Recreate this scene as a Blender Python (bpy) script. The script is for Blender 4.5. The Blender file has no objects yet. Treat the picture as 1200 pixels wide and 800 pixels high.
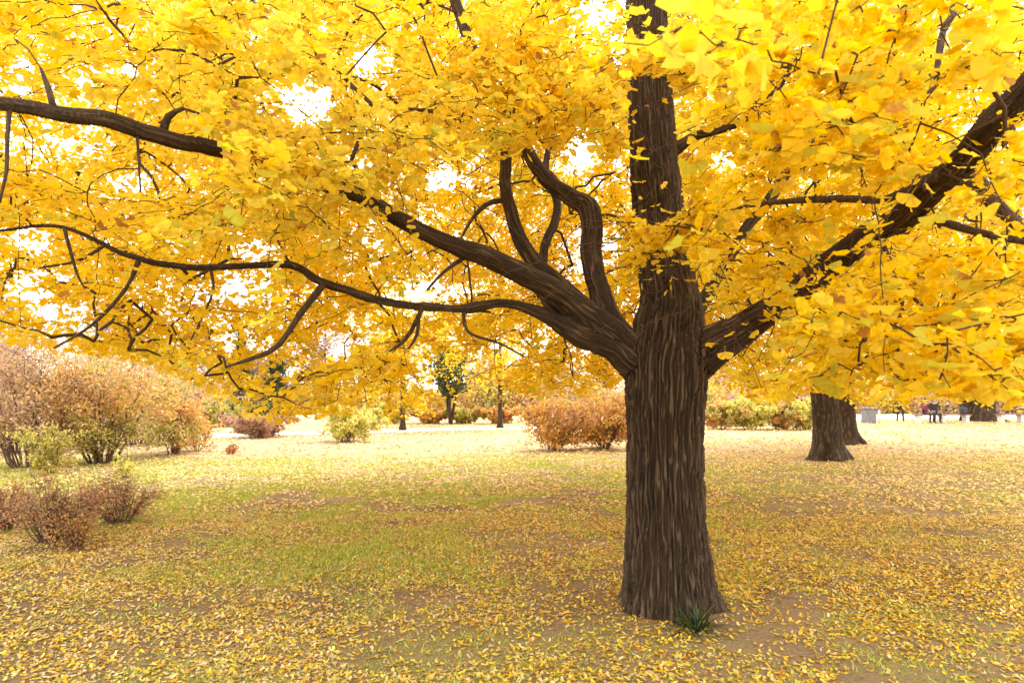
import bpy, math, random
import numpy as np
from mathutils import Vector, Matrix

rng = np.random.default_rng(11)
random.seed(5)
scene = bpy.context.scene
col = scene.collection

# ------------------------------------------------------------------ camera, sky, sun, exposure
CH = 1.6           # eye height
F = 800.0          # focal length in photo pixels (24 mm on full frame)
cam = bpy.data.cameras.new('camera'); camo = bpy.data.objects.new('camera', cam)
col.objects.link(camo); scene.camera = camo
camo.location = (0, 0, CH); camo.rotation_euler = (math.radians(90), 0, 0)
cam.sensor_width = 36; cam.lens = 24; cam.shift_y = 60 / 1200
cam.clip_start = 0.05; cam.clip_end = 2000
cam.dof.use_dof = True; cam.dof.focus_distance = 5.2; cam.dof.aperture_fstop = 4.5

SUN_EL, SUN_ROT = math.radians(48), math.radians(38)
world = bpy.data.worlds.new('World'); scene.world = world; world.use_nodes = True
wn = world.node_tree; wn.nodes.clear()
wo = wn.nodes.new('ShaderNodeOutputWorld')
sky = wn.nodes.new('ShaderNodeTexSky'); sky.sky_type = 'NISHITA'; sky.sun_disc = False
sky.sun_elevation = SUN_EL; sky.sun_rotation = SUN_ROT; sky.dust_density = 4; sky.air_density = 1
b1 = wn.nodes.new('ShaderNodeBackground'); b1.inputs[1].default_value = 0.10
wn.links.new(sky.outputs[0], b1.inputs[0])
b2 = wn.nodes.new('ShaderNodeBackground')        # the even white overcast layer
b2.inputs[0].default_value = (1.0, 0.985, 0.96, 1); b2.inputs[1].default_value = 1.0
mx = wn.nodes.new('ShaderNodeMixShader'); mx.inputs[0].default_value = 0.8
wn.links.new(b1.outputs[0], mx.inputs[1]); wn.links.new(b2.outputs[0], mx.inputs[2])
wn.links.new(mx.outputs[0], wo.inputs[0])

sun = bpy.data.lights.new('sun', 'SUN'); sun.energy = 1.2; sun.angle = math.radians(30)
sun.color = (1.0, 0.95, 0.86)
suno = bpy.data.objects.new('sun', sun); col.objects.link(suno)
_d = Vector((math.sin(-SUN_ROT) * -1 * math.cos(SUN_EL), math.cos(SUN_ROT) * math.cos(SUN_EL), math.sin(SUN_EL)))
suno.rotation_euler = _d.to_track_quat('Z', 'Y').to_euler()
suno.location = (15, 18, 30)

scene.view_settings.view_transform = 'Standard'
scene.view_settings.look = 'None'
scene.view_settings.exposure = 2.03
scene.view_settings.gamma = 1
scene.cycles.max_bounces = 12
scene.cycles.diffuse_bounces = 7
scene.cycles.transmission_bounces = 10
scene.cycles.use_denoising = True
scene.cycles.caustics_reflective = False
scene.cycles.caustics_refractive = False

# ------------------------------------------------------------------ helpers
def P(px, py, Y):
    return np.array([(px - 600) / F * Y, Y, CH + (460 - py) / F * Y])
def proj(p):
    Y = np.maximum(p[..., 1], 0.05)
    return 600 + p[..., 0] / Y * F, 460 - (p[..., 2] - CH) / Y * F

_perm = np.random.default_rng(3).permutation(256); _perm = np.concatenate([_perm, _perm, _perm])
_grad = np.random.default_rng(4).normal(size=(256, 3)); _grad /= np.linalg.norm(_grad, axis=1)[:, None]
def noise(p):
    """perlin noise, about -0.7..0.7"""
    p = np.asarray(p, float)
    i = np.floor(p).astype(int); f = p - i; i &= 255
    u = f * f * f * (f * (f * 6 - 15) + 10)
    out = 0
    for a in (0, 1):
        for b in (0, 1):
            for c in (0, 1):
                h = _perm[_perm[_perm[i[..., 0] + a] + i[..., 1] + b] + i[..., 2] + c]
                g = _grad[h]
                w = (u[..., 0] if a else 1 - u[..., 0]) * (u[..., 1] if b else 1 - u[..., 1]) * (u[..., 2] if c else 1 - u[..., 2])
                out = out + w * (g[..., 0] * (f[..., 0] - a) + g[..., 1] * (f[..., 1] - b) + g[..., 2] * (f[..., 2] - c))
    return out
def noise2(x, y, s, o=0.0):
    return noise(np.stack([x * s + 31.7, y * s + 11.3, np.full_like(x, o + 0.37)], -1))
def sstep(a, b, x):
    t = np.clip((x - a) / (b - a), 0, 1); return t * t * (3 - 2 * t)
def unit(v):
    return v / np.maximum(np.linalg.norm(v, axis=-1, keepdims=True), 1e-9)

def link(name, me, parent=None, mat=None):
    o = bpy.data.objects.new(name, me); col.objects.link(o)
    if parent is not None: o.parent = parent
    if mat is not None: me.materials.append(mat)
    return o
def tag(o, label=None, cat=None, group=None, kind=None):
    if label: o['label'] = label
    if cat: o['category'] = cat
    if group: o['group'] = group
    if kind: o['kind'] = kind
    return o
def empty(name, loc):
    o = bpy.data.objects.new(name, None); col.objects.link(o); o.location = tuple(loc); return o

def np_mesh(name, V, faces, colors=None, smooth=False, attr='Col', bark=None):
    """faces: int array (n,3) or (n,4), or a list of such arrays"""
    me = bpy.data.meshes.new(name)
    if not isinstance(faces, list): faces = [faces]
    faces = [np.asarray(f, np.int32) for f in faces if len(f)]
    V = np.asarray(V, np.float32)
    me.vertices.add(len(V)); me.vertices.foreach_set('co', V.ravel())
    nl = sum(f.size for f in faces); nf = sum(len(f) for f in faces)
    me.loops.add(nl); me.polygons.add(nf)
    me.loops.foreach_set('vertex_index', np.concatenate([f.ravel() for f in faces]))
    ls, st = [], 0
    for f in faces:
        ls.append(st + np.arange(len(f)) * f.shape[1]); st += f.size
    me.polygons.foreach_set('loop_start', np.concatenate(ls).astype(np.int32))
    me.polygons.foreach_set('use_smooth', np.full(nf, smooth))
    if colors is not None:
        a = me.color_attributes.new(attr, 'FLOAT_COLOR', 'POINT')
        c = np.ones((len(V), 4), np.float32); c[:, :3] = colors
        a.data.foreach_set('color', c.ravel())
    if bark is not None:
        a = me.attributes.new('Bark', 'FLOAT_VECTOR', 'POINT'); a.data.foreach_set('vector', np.asarray(bark, np.float32).ravel())
    me.update(calc_edges=True); me.validate()
    return me

def catmull(pts, step):
    """pts (n,k) -> smooth resample with about `step` spacing (first three columns are xyz)"""
    pts = np.asarray(pts, float); out = []
    Q = np.vstack([2 * pts[0] - pts[1], pts, 2 * pts[-1] - pts[-2]])
    for i in range(1, len(Q) - 2):
        n = max(1, int(round(np.linalg.norm(Q[i + 1, :3] - Q[i, :3]) / step)))
        t = (np.arange(n) / n)[:, None]
        a, b, c, d = Q[i - 1], Q[i], Q[i + 1], Q[i + 2]
        out.append(0.5 * (2 * b + (c - a) * t + (2 * a - 5 * b + 4 * c - d) * t ** 2 + (3 * b - a - 3 * c + d) * t ** 3))
    out.append(pts[-1:]); return np.vstack(out)

def tube(pts, rad, sides, cap=True):
    """rings along a chain; returns verts, quads, tris"""
    pts = np.asarray(pts, float); n = len(pts)
    T = unit(np.gradient(pts, axis=0))
    ref = np.array([1.0, 0, 0]) if abs(T[0][0]) < 0.8 else np.array([0, 1.0, 0])
    N = np.zeros_like(pts)
    v = ref - T[0] * ref.dot(T[0]); N[0] = v / np.linalg.norm(v)
    for i in range(1, n):
        v = N[i - 1] - T[i] * N[i - 1].dot(T[i]); N[i] = v / max(np.linalg.norm(v), 1e-6)
    B = np.cross(T, N)
    a = np.arange(sides) * 2 * math.pi / sides
    r = np.broadcast_to(np.asarray(rad, float).reshape(-1, 1) if np.ndim(rad) else rad, (n, 1))
    V = pts[:, None] + r[:, :, None] * (np.cos(a)[None, :, None] * N[:, None] + np.sin(a)[None, :, None] * B[:, None])
    V = V.reshape(-1, 3)
    i = np.arange(n - 1)[:, None] * sides; j = np.arange(sides)[None]; j2 = (j + 1) % sides
    q = np.stack([i + j, i + j2, i + sides + j2, i + sides + j], -1).reshape(-1, 4)
    t = np.zeros((0, 3), int)
    if cap:
        V = np.vstack([V, pts[:1], pts[-1:]]); c0, c1 = n * sides, n * sides + 1
        jj = np.arange(sides); k = (jj + 1) % sides
        t = np.vstack([np.stack([np.full(sides, c0), k, jj], -1),
                       np.stack([np.full(sides, c1), (n - 1) * sides + jj, (n - 1) * sides + k], -1)])
    return V, q, t
class Bag:
    def __init__(s): s.V, s.Q, s.T, s.C, s.n = [], [], [], [], 0
    def add(s, V, q=None, t=None, c=None):
        s.V.append(V)
        if q is not None and len(q): s.Q.append(q + s.n)
        if t is not None and len(t): s.T.append(t + s.n)
        if c is not None: s.C.append(np.broadcast_to(c, (len(V), 3)))
        s.n += len(V)
    def tube(s, pts, rad, sides, cap=True, c=None):
        s.add(*tube(pts, rad, sides, cap), c=c)
    def box(s, x0, x1, y0, y1, z0, z1, bev=0.0, c=None):
        if bev <= 0:
            V = np.array([[x, y, z] for z in (z0, z1) for y in (y0, y1) for x in (x0, x1)], float)
            q = np.array([[0, 2, 3, 1], [4, 5, 7, 6], [0, 1, 5, 4], [2, 6, 7, 3], [0, 4, 6, 2], [1, 3, 7, 5]])
            s.add(V, q, c=c); return
        V = []; b = bev
        for z, i in ((z0, b), (z0 + b, 0), (z1 - b, 0), (z1, b)):
            for (sx, sy) in ((0, 0), (1, 0), (1, 1), (0, 1)):
                X = (x1 - i) if sx else (x0 + i); Y = (y1 - i) if sy else (y0 + i)
                if i == 0:
                    V.append([X, (y1 - b) if sy else (y0 + b), z]); V.append([(x1 - b) if sx else (x0 + b), Y, z])
                    if (sx, sy) in ((0, 0), (1, 1)): pass
                    else: V[-1], V[-2] = V[-2], V[-1]
                else:
                    V.append([X, Y, z]); V.append([X, Y, z])
        q = []
        for k in range(3):
            for j in range(8):
                q.append([k * 8 + j, k * 8 + (j + 1) % 8, k * 8 + 8 + (j + 1) % 8, k * 8 + 8 + j])
        q.append([0, 6, 4, 2]); q.append([24, 26, 28, 30])
        s.add(np.array(V, float), np.array(q), c=c)
    def mesh(s, name, smooth=False, col_=None):
        f = []
        if s.Q: f.append(np.vstack(s.Q))
        if s.T: f.append(np.vstack(s.T))
        return np_mesh(name, np.vstack(s.V), f, np.vstack(s.C) if s.C else col_, smooth)

# ------------------------------------------------------------------ materials
def new_mat(name):
    m = bpy.data.materials.new(name); m.use_nodes = True
    nt = m.node_tree; nt.nodes.clear()
    o = nt.nodes.new('ShaderNodeOutputMaterial'); return m, nt, o
def leaf_mat(name, trans=0.5, gloss=0.05, rough=0.45):
    m, nt, o = new_mat(name); N, L = nt.nodes.new, nt.links.new
    a = N('ShaderNodeVertexColor'); a.layer_name = 'Col'
    d = N('ShaderNodeBsdfDiffuse'); t = N('ShaderNodeBsdfTranslucent'); g = N('ShaderNodeBsdfGlossy')
    g.inputs['Roughness'].default_value = rough
    hs = N('ShaderNodeTexNoise'); hs.inputs['Scale'].default_value = 60; hs.inputs['Detail'].default_value = 2
    tc = N('ShaderNodeTexCoord'); L(tc.outputs['Object'], hs.inputs['Vector'])
    mr = N('ShaderNodeMapRange'); mr.inputs[1].default_value = 0.3; mr.inputs[2].default_value = 0.7
    mr.inputs[3].default_value = 0.82; mr.inputs[4].default_value = 1.1; L(hs.outputs[0], mr.inputs[0])
    mu = N('ShaderNodeMix'); mu.data_type = 'RGBA'; mu.blend_type = 'MULTIPLY'; mu.inputs[0].default_value = 1
    L(a.outputs[0], mu.inputs[6]); L(mr.outputs[0], mu.inputs[7])
    L(mu.outputs[2], d.inputs[0]); L(mu.outputs[2], t.inputs[0])
    m1 = N('ShaderNodeMixShader'); m1.inputs[0].default_value = trans
    L(d.outputs[0], m1.inputs[1]); L(t.outputs[0], m1.inputs[2])
    m2 = N('ShaderNodeMixShader'); m2.inputs[0].default_value = gloss
    L(m1.outputs[0], m2.inputs[1]); L(g.outputs[0], m2.inputs[2]); L(m2.outputs[0], o.inputs[0])
    return m
def bark_mat(name, c1, c2, scale=1.0, bump=0.9, along=False):
    m, nt, o = new_mat(name); N, L = nt.nodes.new, nt.links.new
    tc = N('ShaderNodeTexCoord')
    mp = N('ShaderNodeMapping'); mp.inputs['Scale'].default_value = (scale, scale, scale * (0.11 if along else 0.25))
    if along:
        at = N('ShaderNodeAttribute'); at.attribute_name = 'Bark'; L(at.outputs['Vector'], mp.inputs[0])
    else: L(tc.outputs['Object'], mp.inputs[0])
    n1 = N('ShaderNodeTexNoise'); n1.inputs['Scale'].default_value = 75; n1.inputs['Detail'].default_value = 6
    n1.inputs['Roughness'].default_value = 0.65; L(mp.outputs[0], n1.inputs['Vector'])
    n2 = N('ShaderNodeTexNoise'); n2.inputs['Scale'].default_value = 3; n2.inputs['Detail'].default_value = 3
    L(tc.outputs['Object'], n2.inputs['Vector'])
    a = N('ShaderNodeVertexColor'); a.layer_name = 'Col'
    rp = N('ShaderNodeValToRGB'); rp.color_ramp.elements[0].color = (*c1, 1); rp.color_ramp.elements[1].color = (*c2, 1)
    rp.color_ramp.elements[0].position = 0.3; rp.color_ramp.elements[1].position = 0.72
    L(n1.outputs[0], rp.inputs[0])
    mu = N('ShaderNodeMix'); mu.data_type = 'RGBA'; mu.blend_type = 'MULTIPLY'; mu.inputs[0].default_value = 1
    L(rp.outputs[0], mu.inputs[6]); L(a.outputs[0], mu.inputs[7])
    mr = N('ShaderNodeMapRange'); mr.inputs[3].default_value = 0.75; mr.inputs[4].default_value = 1.3; L(n2.outputs[0], mr.inputs[0])
    m3 = N('ShaderNodeMix'); m3.data_type = 'RGBA'; m3.blend_type = 'MULTIPLY'; m3.inputs[0].default_value = 1
    L(mu.outputs[2], m3.inputs[6]); L(mr.outputs[0], m3.inputs[7])
    b = N('ShaderNodeBsdfPrincipled'); b.inputs['Roughness'].default_value = 0.9
    b.inputs['Specular IOR Level'].default_value = 0.25
    L(m3.outputs[2], b.inputs['Base Color'])
    bp = N('ShaderNodeBump'); bp.inputs['Strength'].default_value = bump; bp.inputs['Distance'].default_value = 0.01
    L(n1.outputs[0], bp.inputs['Height']); L(bp.outputs[0], b.inputs['Normal'])
    L(b.outputs[0], o.inputs[0]); return m
def plain(name, c, rough=0.8, nscale=20, var=0.25, bump=0.15, metal=0.0):
    m, nt, o = new_mat(name); N, L = nt.nodes.new, nt.links.new
    tc = N('ShaderNodeTexCoord'); n = N('ShaderNodeTexNoise'); n.inputs['Scale'].default_value = nscale
    n.inputs['Detail'].default_value = 5; L(tc.outputs['Object'], n.inputs['Vector'])
    rp = N('ShaderNodeValToRGB')
    rp.color_ramp.elements[0].color = (*[x * (1 - var) for x in c], 1); rp.color_ramp.elements[1].color = (*[min(1, x * (1 + var)) for x in c], 1)
    rp.color_ramp.elements[0].position = 0.3; rp.color_ramp.elements[1].position = 0.7
    L(n.outputs[0], rp.inputs[0])
    b = N('ShaderNodeBsdfPrincipled'); b.inputs['Roughness'].default_value = rough; b.inputs['Metallic'].default_value = metal
    L(rp.outputs[0], b.inputs['Base Color'])
    bp = N('ShaderNodeBump'); bp.inputs['Strength'].default_value = bump; bp.inputs['Distance'].default_value = 0.02
    L(n.outputs[0], bp.inputs['Height']); L(bp.outputs[0], b.inputs['Normal']); L(b.outputs[0], o.inputs[0]); return m

M_LEAF = leaf_mat('ginkgo_leaf', 0.58, 0.012)
M_LITTER = leaf_mat('fallen_leaf', 0.12, 0.02)
M_SHRUB = leaf_mat('shrub_leaf', 0.4, 0.03)
M_GRASS = leaf_mat('grass_blade', 0.3, 0.04)
M_BARK = bark_mat('ginkgo_bark', (0.024, 0.015, 0.009), (0.125, 0.082, 0.052), along=True)
M_TWIG = bark_mat('twig_bark', (0.040, 0.022, 0.012), (0.085, 0.050, 0.028), bump=0.3)
M_STEM = bark_mat('shrub_stem', (0.08, 0.05, 0.035), (0.20, 0.13, 0.09), bump=0.3)

def ground_mat():
    m, nt, o = new_mat('lawn_ground'); N, L = nt.nodes.new, nt.links.new
    a = N('ShaderNodeVertexColor'); a.layer_name = 'Col'
    tc = N('ShaderNodeTexCoord')
    n1 = N('ShaderNodeTexNoise'); n1.inputs['Scale'].default_value = 45; n1.inputs['Detail'].default_value = 8; n1.inputs['Roughness'].default_value = 0.7
    L(tc.outputs['Object'], n1.inputs['Vector'])
    mr = N('ShaderNodeMapRange'); mr.inputs[1].default_value = 0.3; mr.inputs[2].default_value = 0.7; mr.inputs[3].default_value = 0.6; mr.inputs[4].default_value = 1.35
    L(n1.outputs[0], mr.inputs[0])
    mu = N('ShaderNodeMix'); mu.data_type = 'RGBA'; mu.blend_type = 'MULTIPLY'; mu.inputs[0].default_value = 1
    L(a.outputs[0], mu.inputs[6]); L(mr.outputs[0], mu.inputs[7])
    # leaf-sized flecks of tan and yellow for the distance
    v = N('ShaderNodeTexVoronoi'); v.inputs['Scale'].default_value = 11; L(tc.outputs['Object'], v.inputs['Vector'])
    rp = N('ShaderNodeValToRGB'); e = rp.color_ramp.elements
    e[0].color = (0.42, 0.27, 0.13, 1); e[1].color = (0.66, 0.50, 0.33, 1); e[0].position = 0.1; e[1].position = 0.9
    sp = N('ShaderNodeSeparateColor'); L(v.outputs['Color'], sp.inputs[0]); L(sp.outputs[0], rp.inputs[0])
    sy = N('ShaderNodeSeparateXYZ'); L(tc.outputs['Object'], sy.inputs[0])
    far = N('ShaderNodeMapRange'); far.inputs[1].default_value = 13; far.inputs[2].default_value = 26; far.inputs[3].default_value = 0.0; far.inputs[4].default_value = 0.8
    L(sy.outputs[1], far.inputs[0])
    m4 = N('ShaderNodeMix'); m4.data_type = 'RGBA'; L(far.outputs[0], m4.inputs[0]); L(mu.outputs[2], m4.inputs[6]); L(rp.outputs[0], m4.inputs[7])
    b = N('ShaderNodeBsdfPrincipled'); b.inputs['Roughness'].default_value = 0.95; b.inputs['Specular IOR Level'].default_value = 0.15
    L(m4.outputs[2], b.inputs['Base Color'])
    bp = N('ShaderNodeBump'); bp.inputs['Strength'].default_value = 0.6; bp.inputs['Distance'].default_value = 0.02
    L(n1.outputs[0], bp.inputs['Height']); L(bp.outputs[0], b.inputs['Normal']); L(b.outputs[0], o.inputs[0]); return m

# ------------------------------------------------------------------ ground
TX, TY = (787 - 600) / F * 5.0, 5.0      # foot of the main trunk
def gh(x, y):
    d = np.hypot(x - TX, y - TY)
    near = 1 - sstep(25, 45, np.hypot(x, y))
    return (noise2(x, y, 0.35) * 0.05 + noise2(x, y, 1.7, 3) * 0.022 + noise2(x, y, 6, 7) * 0.008) * near * (0.3 + 0.7 * sstep(0.5, 2.5, d)) + 0.05 * np.exp(-(d / 0.75) ** 2)
def green(x, y):
    """share of grass on the lawn, 0..1"""
    g = sstep(-0.30, 0.45, 0.7 * noise2(x, y, 0.55, 9) + 0.75 * noise2(x, y, 2.3, 4) + .6 * noise2(x, y, 7, 41))
    zone = sstep(3.6, 5.4, y + 0.35 * x) * (1 - .8 * sstep(12, 20, y)) * (1 - .75 * sstep(0.6, 3.6, x - 0.12 * y)) 
    low = 0.7 * (1 - sstep(3.5, 5.0, y)) * sstep(-0.1, 0.25, noise2(x, y, 0.9, 22))
    bare = np.exp(-(np.hypot(x - TX, y - TY + 0.3) / 1.0) ** 2)
    return np.clip(g * (0.12 + .92 * zone) + low * 0.6, 0, 1) * (1 - 0.9 * bare)
def dirt(x, y):
    d = np.hypot((x - TX) * 0.8, (y - TY + 0.45))
    a = np.exp(-(d / 1.0) ** 2)
    b = sstep(0.02, 0.30, noise2(x, y, 0.8, 15)) * (1 - sstep(4.6, 6.5, y))
    return np.clip(a * 0.62 + 0.55 * b, 0, 1)
n = 330
u = np.linspace(-1, 1, n)
gx = np.sinh(u * 6.2) / np.sinh(6.2) * 500
gy = np.sinh(u * 6.2) / np.sinh(6.2) * 500 + 6
X, Y = np.meshgrid(gx, gy); Z = gh(X, Y)
i = np.arange(n - 1)[:, None] * n + np.arange(n - 1)[None]
Fq = np.stack([i, i + 1, i + n + 1, i + n], -1).reshape(-1, 4)
g_ = green(X, Y)[..., None]
soil = np.array([0.25, 0.175, 0.10]) * (1 + 0.5 * noise2(X, Y, 1.1, 30))[..., None]
grass_c = np.array([0.27, 0.26, 0.06]) * (1 + 0.6 * noise2(X, Y, 0.7, 33))[..., None]
gc = soil * (1 - g_) + grass_c * g_
ground = link('ground', np_mesh('ground', np.stack([X, Y, Z], -1).reshape(-1, 3), Fq, gc.reshape(-1, 3), True), mat=ground_mat())
tag(ground, 'flat lawn under a scatter of yellow ginkgo leaves', kind='structure')

# path: a pale strip crossing behind the lawn, and paved plaza on the right
M_PATH = plain('pale_paving', (0.62, 0.58, 0.52), 0.85, 6, 0.12)
def strip(name, pts, w, z, label):
    pts = catmull(np.array([[a, b, z] for a, b in pts], float), 2.0)
    T = unit(np.gradient(pts, axis=0)); Nn = np.stack([-T[:, 1], T[:, 0], T[:, 2] * 0], -1)
    V = np.vstack([pts - Nn * w / 2, pts + Nn * w / 2]); m_ = len(pts)
    V2 = V.copy(); V2[:, 2] = -0.1
    a = np.arange(m_ - 1)
    q = np.vstack([np.stack([a, a + 1, m_ + a + 1, m_ + a], -1), np.stack([a, 2 * m_ + a, 2 * m_ + a + 1, a + 1], -1),
                   np.stack([m_ + a, m_ + a + 1, 3 * m_ + a + 1, 3 * m_ + a], -1)])
    o = link(name, np_mesh(name, np.vstack([V, V2]), q), mat=M_PATH); tag(o, label, kind='structure'); return o
strip('path', [(-60, 3), (-30, 16), (-11, 25.6), (-5.7, 28.3), (0.4, 31.2), (12, 37.2), (25, 43.5), (60, 61)], 2.3, 0.02, 'pale paved path crossing behind the lawn')
strip('pavement', [(14, 41.3), (24, 46.2), (55, 61.5)], 5.4, 0.024, 'pale paved square behind the benches on the right')

# ------------------------------------------------------------------ leaf cards -> real fan shapes
def fan_hi():
    """ginkgo leaf: stalk + fan with a notch; origin at stalk foot, +y outward, width 1"""
    V = [(-0.012, 0, 0), (0.012, 0, 0), (0.010, 0.42, 0.0), (-0.010, 0.42, 0.0)]
    A = [(-74, .56), (-52, .63), (-27, .64), (-5, .56), (0, .40), (6, .57), (28, .65), (53, .62), (76, .55)]
    for a, r in A:
        a_ = math.radians(a); V.append((math.sin(a_) * r, 0.42 + math.cos(a_) * r * .95, 0.10 * abs(math.sin(a_)) + 0.05 * math.cos(a * .13)))
    V = np.array(V); V[4:, 2] += np.array([.03, -.02, .03, -.01, 0, .02, -.02, .04, 0])
    t = [(0, 1, 2), (0, 2, 3)] + [(2, 4 + k + 1, 4 + k) for k in range(8)]
    return V, np.array(t)
def fan_mid():
    V = np.array([(0, 0.40, 0), (-.55, .62, .07), (-.38, .95, .02), (-.03, .86, -.03), (.36, .98, .03), (.56, .60, .08)], float)
    return V, np.array([(0, 2, 1), (0, 3, 2), (0, 4, 3), (0, 5, 4)])
def fan_low():
    V = np.array([(0, 0.25, 0), (-.52, .75, .06), (0, 1.0, -.02), (.52, .75, .06)], float)
    return V, np.array([(0, 2, 1), (0, 3, 2)])
def blade():
    V = np.array([(-.5, 0, 0), (.5, 0, 0), (0, 1, 0)], float); return V, np.array([(0, 1, 2)])
def quadleaf():
    V = np.array([(0, 0, 0), (-.35, .5, .08), (0, 1, 0), (.35, .5, .08)], float); return V, np.array([(0, 2, 1), (0, 3, 2)])

def place(shape, pos, fwd, up, size, colr, wid=None):
    """instances of a small shape baked into one mesh (numpy)"""
    V0, T0 = shape
    fwd = unit(fwd); side = unit(np.cross(fwd, up)); up2 = np.cross(side, fwd)
    s = size[:, None, None]; w = s if wid is None else wid[:, None, None]
    V = pos[:, None] + w * V0[None, :, 0:1] * side[:, None] + s * V0[None, :, 1:2] * fwd[:, None] + s * V0[None, :, 2:3] * up2[:, None]
    k = len(V0); T = (T0[None] + (np.arange(len(pos)) * k)[:, None, None]).reshape(-1, 3)
    C = np.repeat(colr, k, axis=0)
    if k == 13:      # near leaves: greener stalk and heart, paler rim, faint ribs
        C = C * np.tile(np.array([.62, .62, .8, .8, .96, 1.03, .95, 1.04, .86, 1.0, .95, 1.05, .94]), len(pos))[:, None]
    return V.reshape(-1, 3), T, C
def join(parts):
    Vs, Ts, Cs, n_ = [], [], [], 0
    for V, T, C in parts:
        Vs.append(V); Ts.append(T + n_); Cs.append(C); n_ += len(V)
    return np.vstack(Vs), np.vstack(Ts), np.vstack(Cs)

def yellow(nn, r, pos=None, greenish=0.08, brown=0.02):
    base = np.array([0.95, 0.67, 0.014]); lemon = np.array([0.94, 0.735, 0.075]); gold = np.array([0.95, 0.55, 0.006])
    t = r.random((nn, 1))
    c = base + (lemon - base) * np.clip(t * 1.4 - 0.3, 0, 1) + (gold - base) * np.clip(0.45 - t * 1.6, 0, 1)
    if pos is not None:
        c = c + (lemon - base) * np.clip(noise(pos * 0.6 + 5.1)[:, None] * 1.6, -.5, .8)
    gmask = r.random(nn) < greenish
    if pos is not None: gmask |= (noise(pos * 0.9 + 40.2) > 0.36) & (r.random(nn) < 0.5)
    c[gmask] = np.array([0.66, 0.60, 0.05]) * (0.85 + 0.3 * r.random((gmask.sum(), 1)))
    bm = r.random(nn) < brown
    c[bm] = np.array([0.55, 0.27, 0.06]) * (0.7 + 0.5 * r.random((bm.sum(), 1)))
    return np.clip(c * (0.9 + 0.13 * r.random((nn, 1))), 0, 0.97)

# ------------------------------------------------------------------ main ginkgo: traced trunk and limbs
def chain(rows):
    return np.array([[*P(a, b, Y), w / 2 / F * Y] for a, b, Y, w in rows])
FUSED = {
 'trunk': [(783, 760, 5, 152), (783, 735, 5, 138), (783, 715, 5, 123), (782, 690, 5, 110), (781, 650, 5, 101), (780, 600, 5, 94), (779, 550, 5, 91),
           (779, 500, 5, 91), (780, 460, 5, 95), (780, 425, 5, 97), (783, 390, 5, 84), (785, 350, 5, 72), (775, 290, 5, 60), (770, 230, 5, 59),
           (764, 150, 5, 54), (758, 60, 5, 50), (757, 0, 5, 48), (756, -150, 5, 40), (750, -350, 5, 30), (745, -550, 5, 20), (740, -700, 5, 10)],
 'l1': [(770, 450, 5.0, 56), (742, 418, 5.0, 54), (704, 382, 4.9, 42), (660, 350, 4.8, 33), (610, 320, 4.65, 29), (560, 298, 4.5, 26), (500, 274, 4.3, 22),
        (430, 235, 4.0, 20), (330, 198, 3.55, 20), (235, 170, 3.2, 21), (150, 148, 2.95, 22), (60, 128, 2.7, 20), (0, 122, 2.55, 19), (-120, 100, 2.3, 17), (-300, 60, 2.1, 9)],
 'l2': [(745, 430, 4.93, 40), (715, 405, 4.9, 34), (680, 393, 4.85, 27), (650, 376, 4.8, 20), (620, 363, 4.75, 14), (590, 357, 4.7, 12), (540, 361, 4.6, 10.5), (480, 357, 4.5, 10.5),
        (420, 345, 4.4, 11), (375, 330, 4.3, 11), (342, 310, 4.25, 10), (280, 313, 4.2, 9), (200, 310, 4.15, 9), (150, 300, 4.1, 8), (75, 266, 4.0, 6), (0, 270, 3.9, 5), (-80, 280, 3.8, 4)],
 'l3': [(728, 400, 4.95, 36), (705, 350, 4.97, 26), (693, 300, 5.0, 25), (692, 250, 5.05, 27), (668, 232, 5.1, 21), (640, 210, 5.15, 19), (622, 185, 5.2, 16), (590, 130, 5.3, 14), (560, 75, 5.4, 14), (540, 20, 5.5, 14), (510, -80, 5.6, 10), (480, -200, 5.6, 5)],
 'l4': [(690, 368, 4.87, 26), (650, 330, 4.9, 22), (620, 300, 4.95, 20), (603, 265, 5.0, 17), (593, 225, 5.05, 15), (592, 190, 5.1, 14), (605, 120, 5.2, 9), (625, 40, 5.3, 6), (640, -60, 5.3, 4)],
 'l5': [(660, 380, 4.95, 16), (634, 335, 5.1, 12), (641, 290, 5.3, 11), (652, 240, 5.5, 10), (640, 190, 5.7, 8), (670, 120, 5.9, 6), (720, 60, 6.1, 4)],
 'r1': [(790, 445, 4.98, 56), (835, 405, 4.9, 52), (872, 385, 4.8, 42), (915, 358, 4.55, 33), (965, 320, 4.2, 34), (1040, 265, 3.8, 35), (1110, 208, 3.4, 36), (1160, 150, 3.1, 38), (1200, 105, 2.9, 40), (1300, 0, 2.6, 36), (1420, -150, 2.4, 22)],
 'r5': [(768, 190, 5, 22), (812, 160, 4.9, 12), (850, 153, 4.8, 11), (885, 130, 4.7, 12), (915, 100, 4.6, 8), (940, 60, 4.5, 5)],
 'r7': [(806, 385, 5.08, 24), (852, 305, 5.22, 15), (922, 205, 5.3, 16), (965, 158, 5.4, 14), (1040, 125, 5.6, 10), (1120, 105, 5.8, 5)],
}
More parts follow.
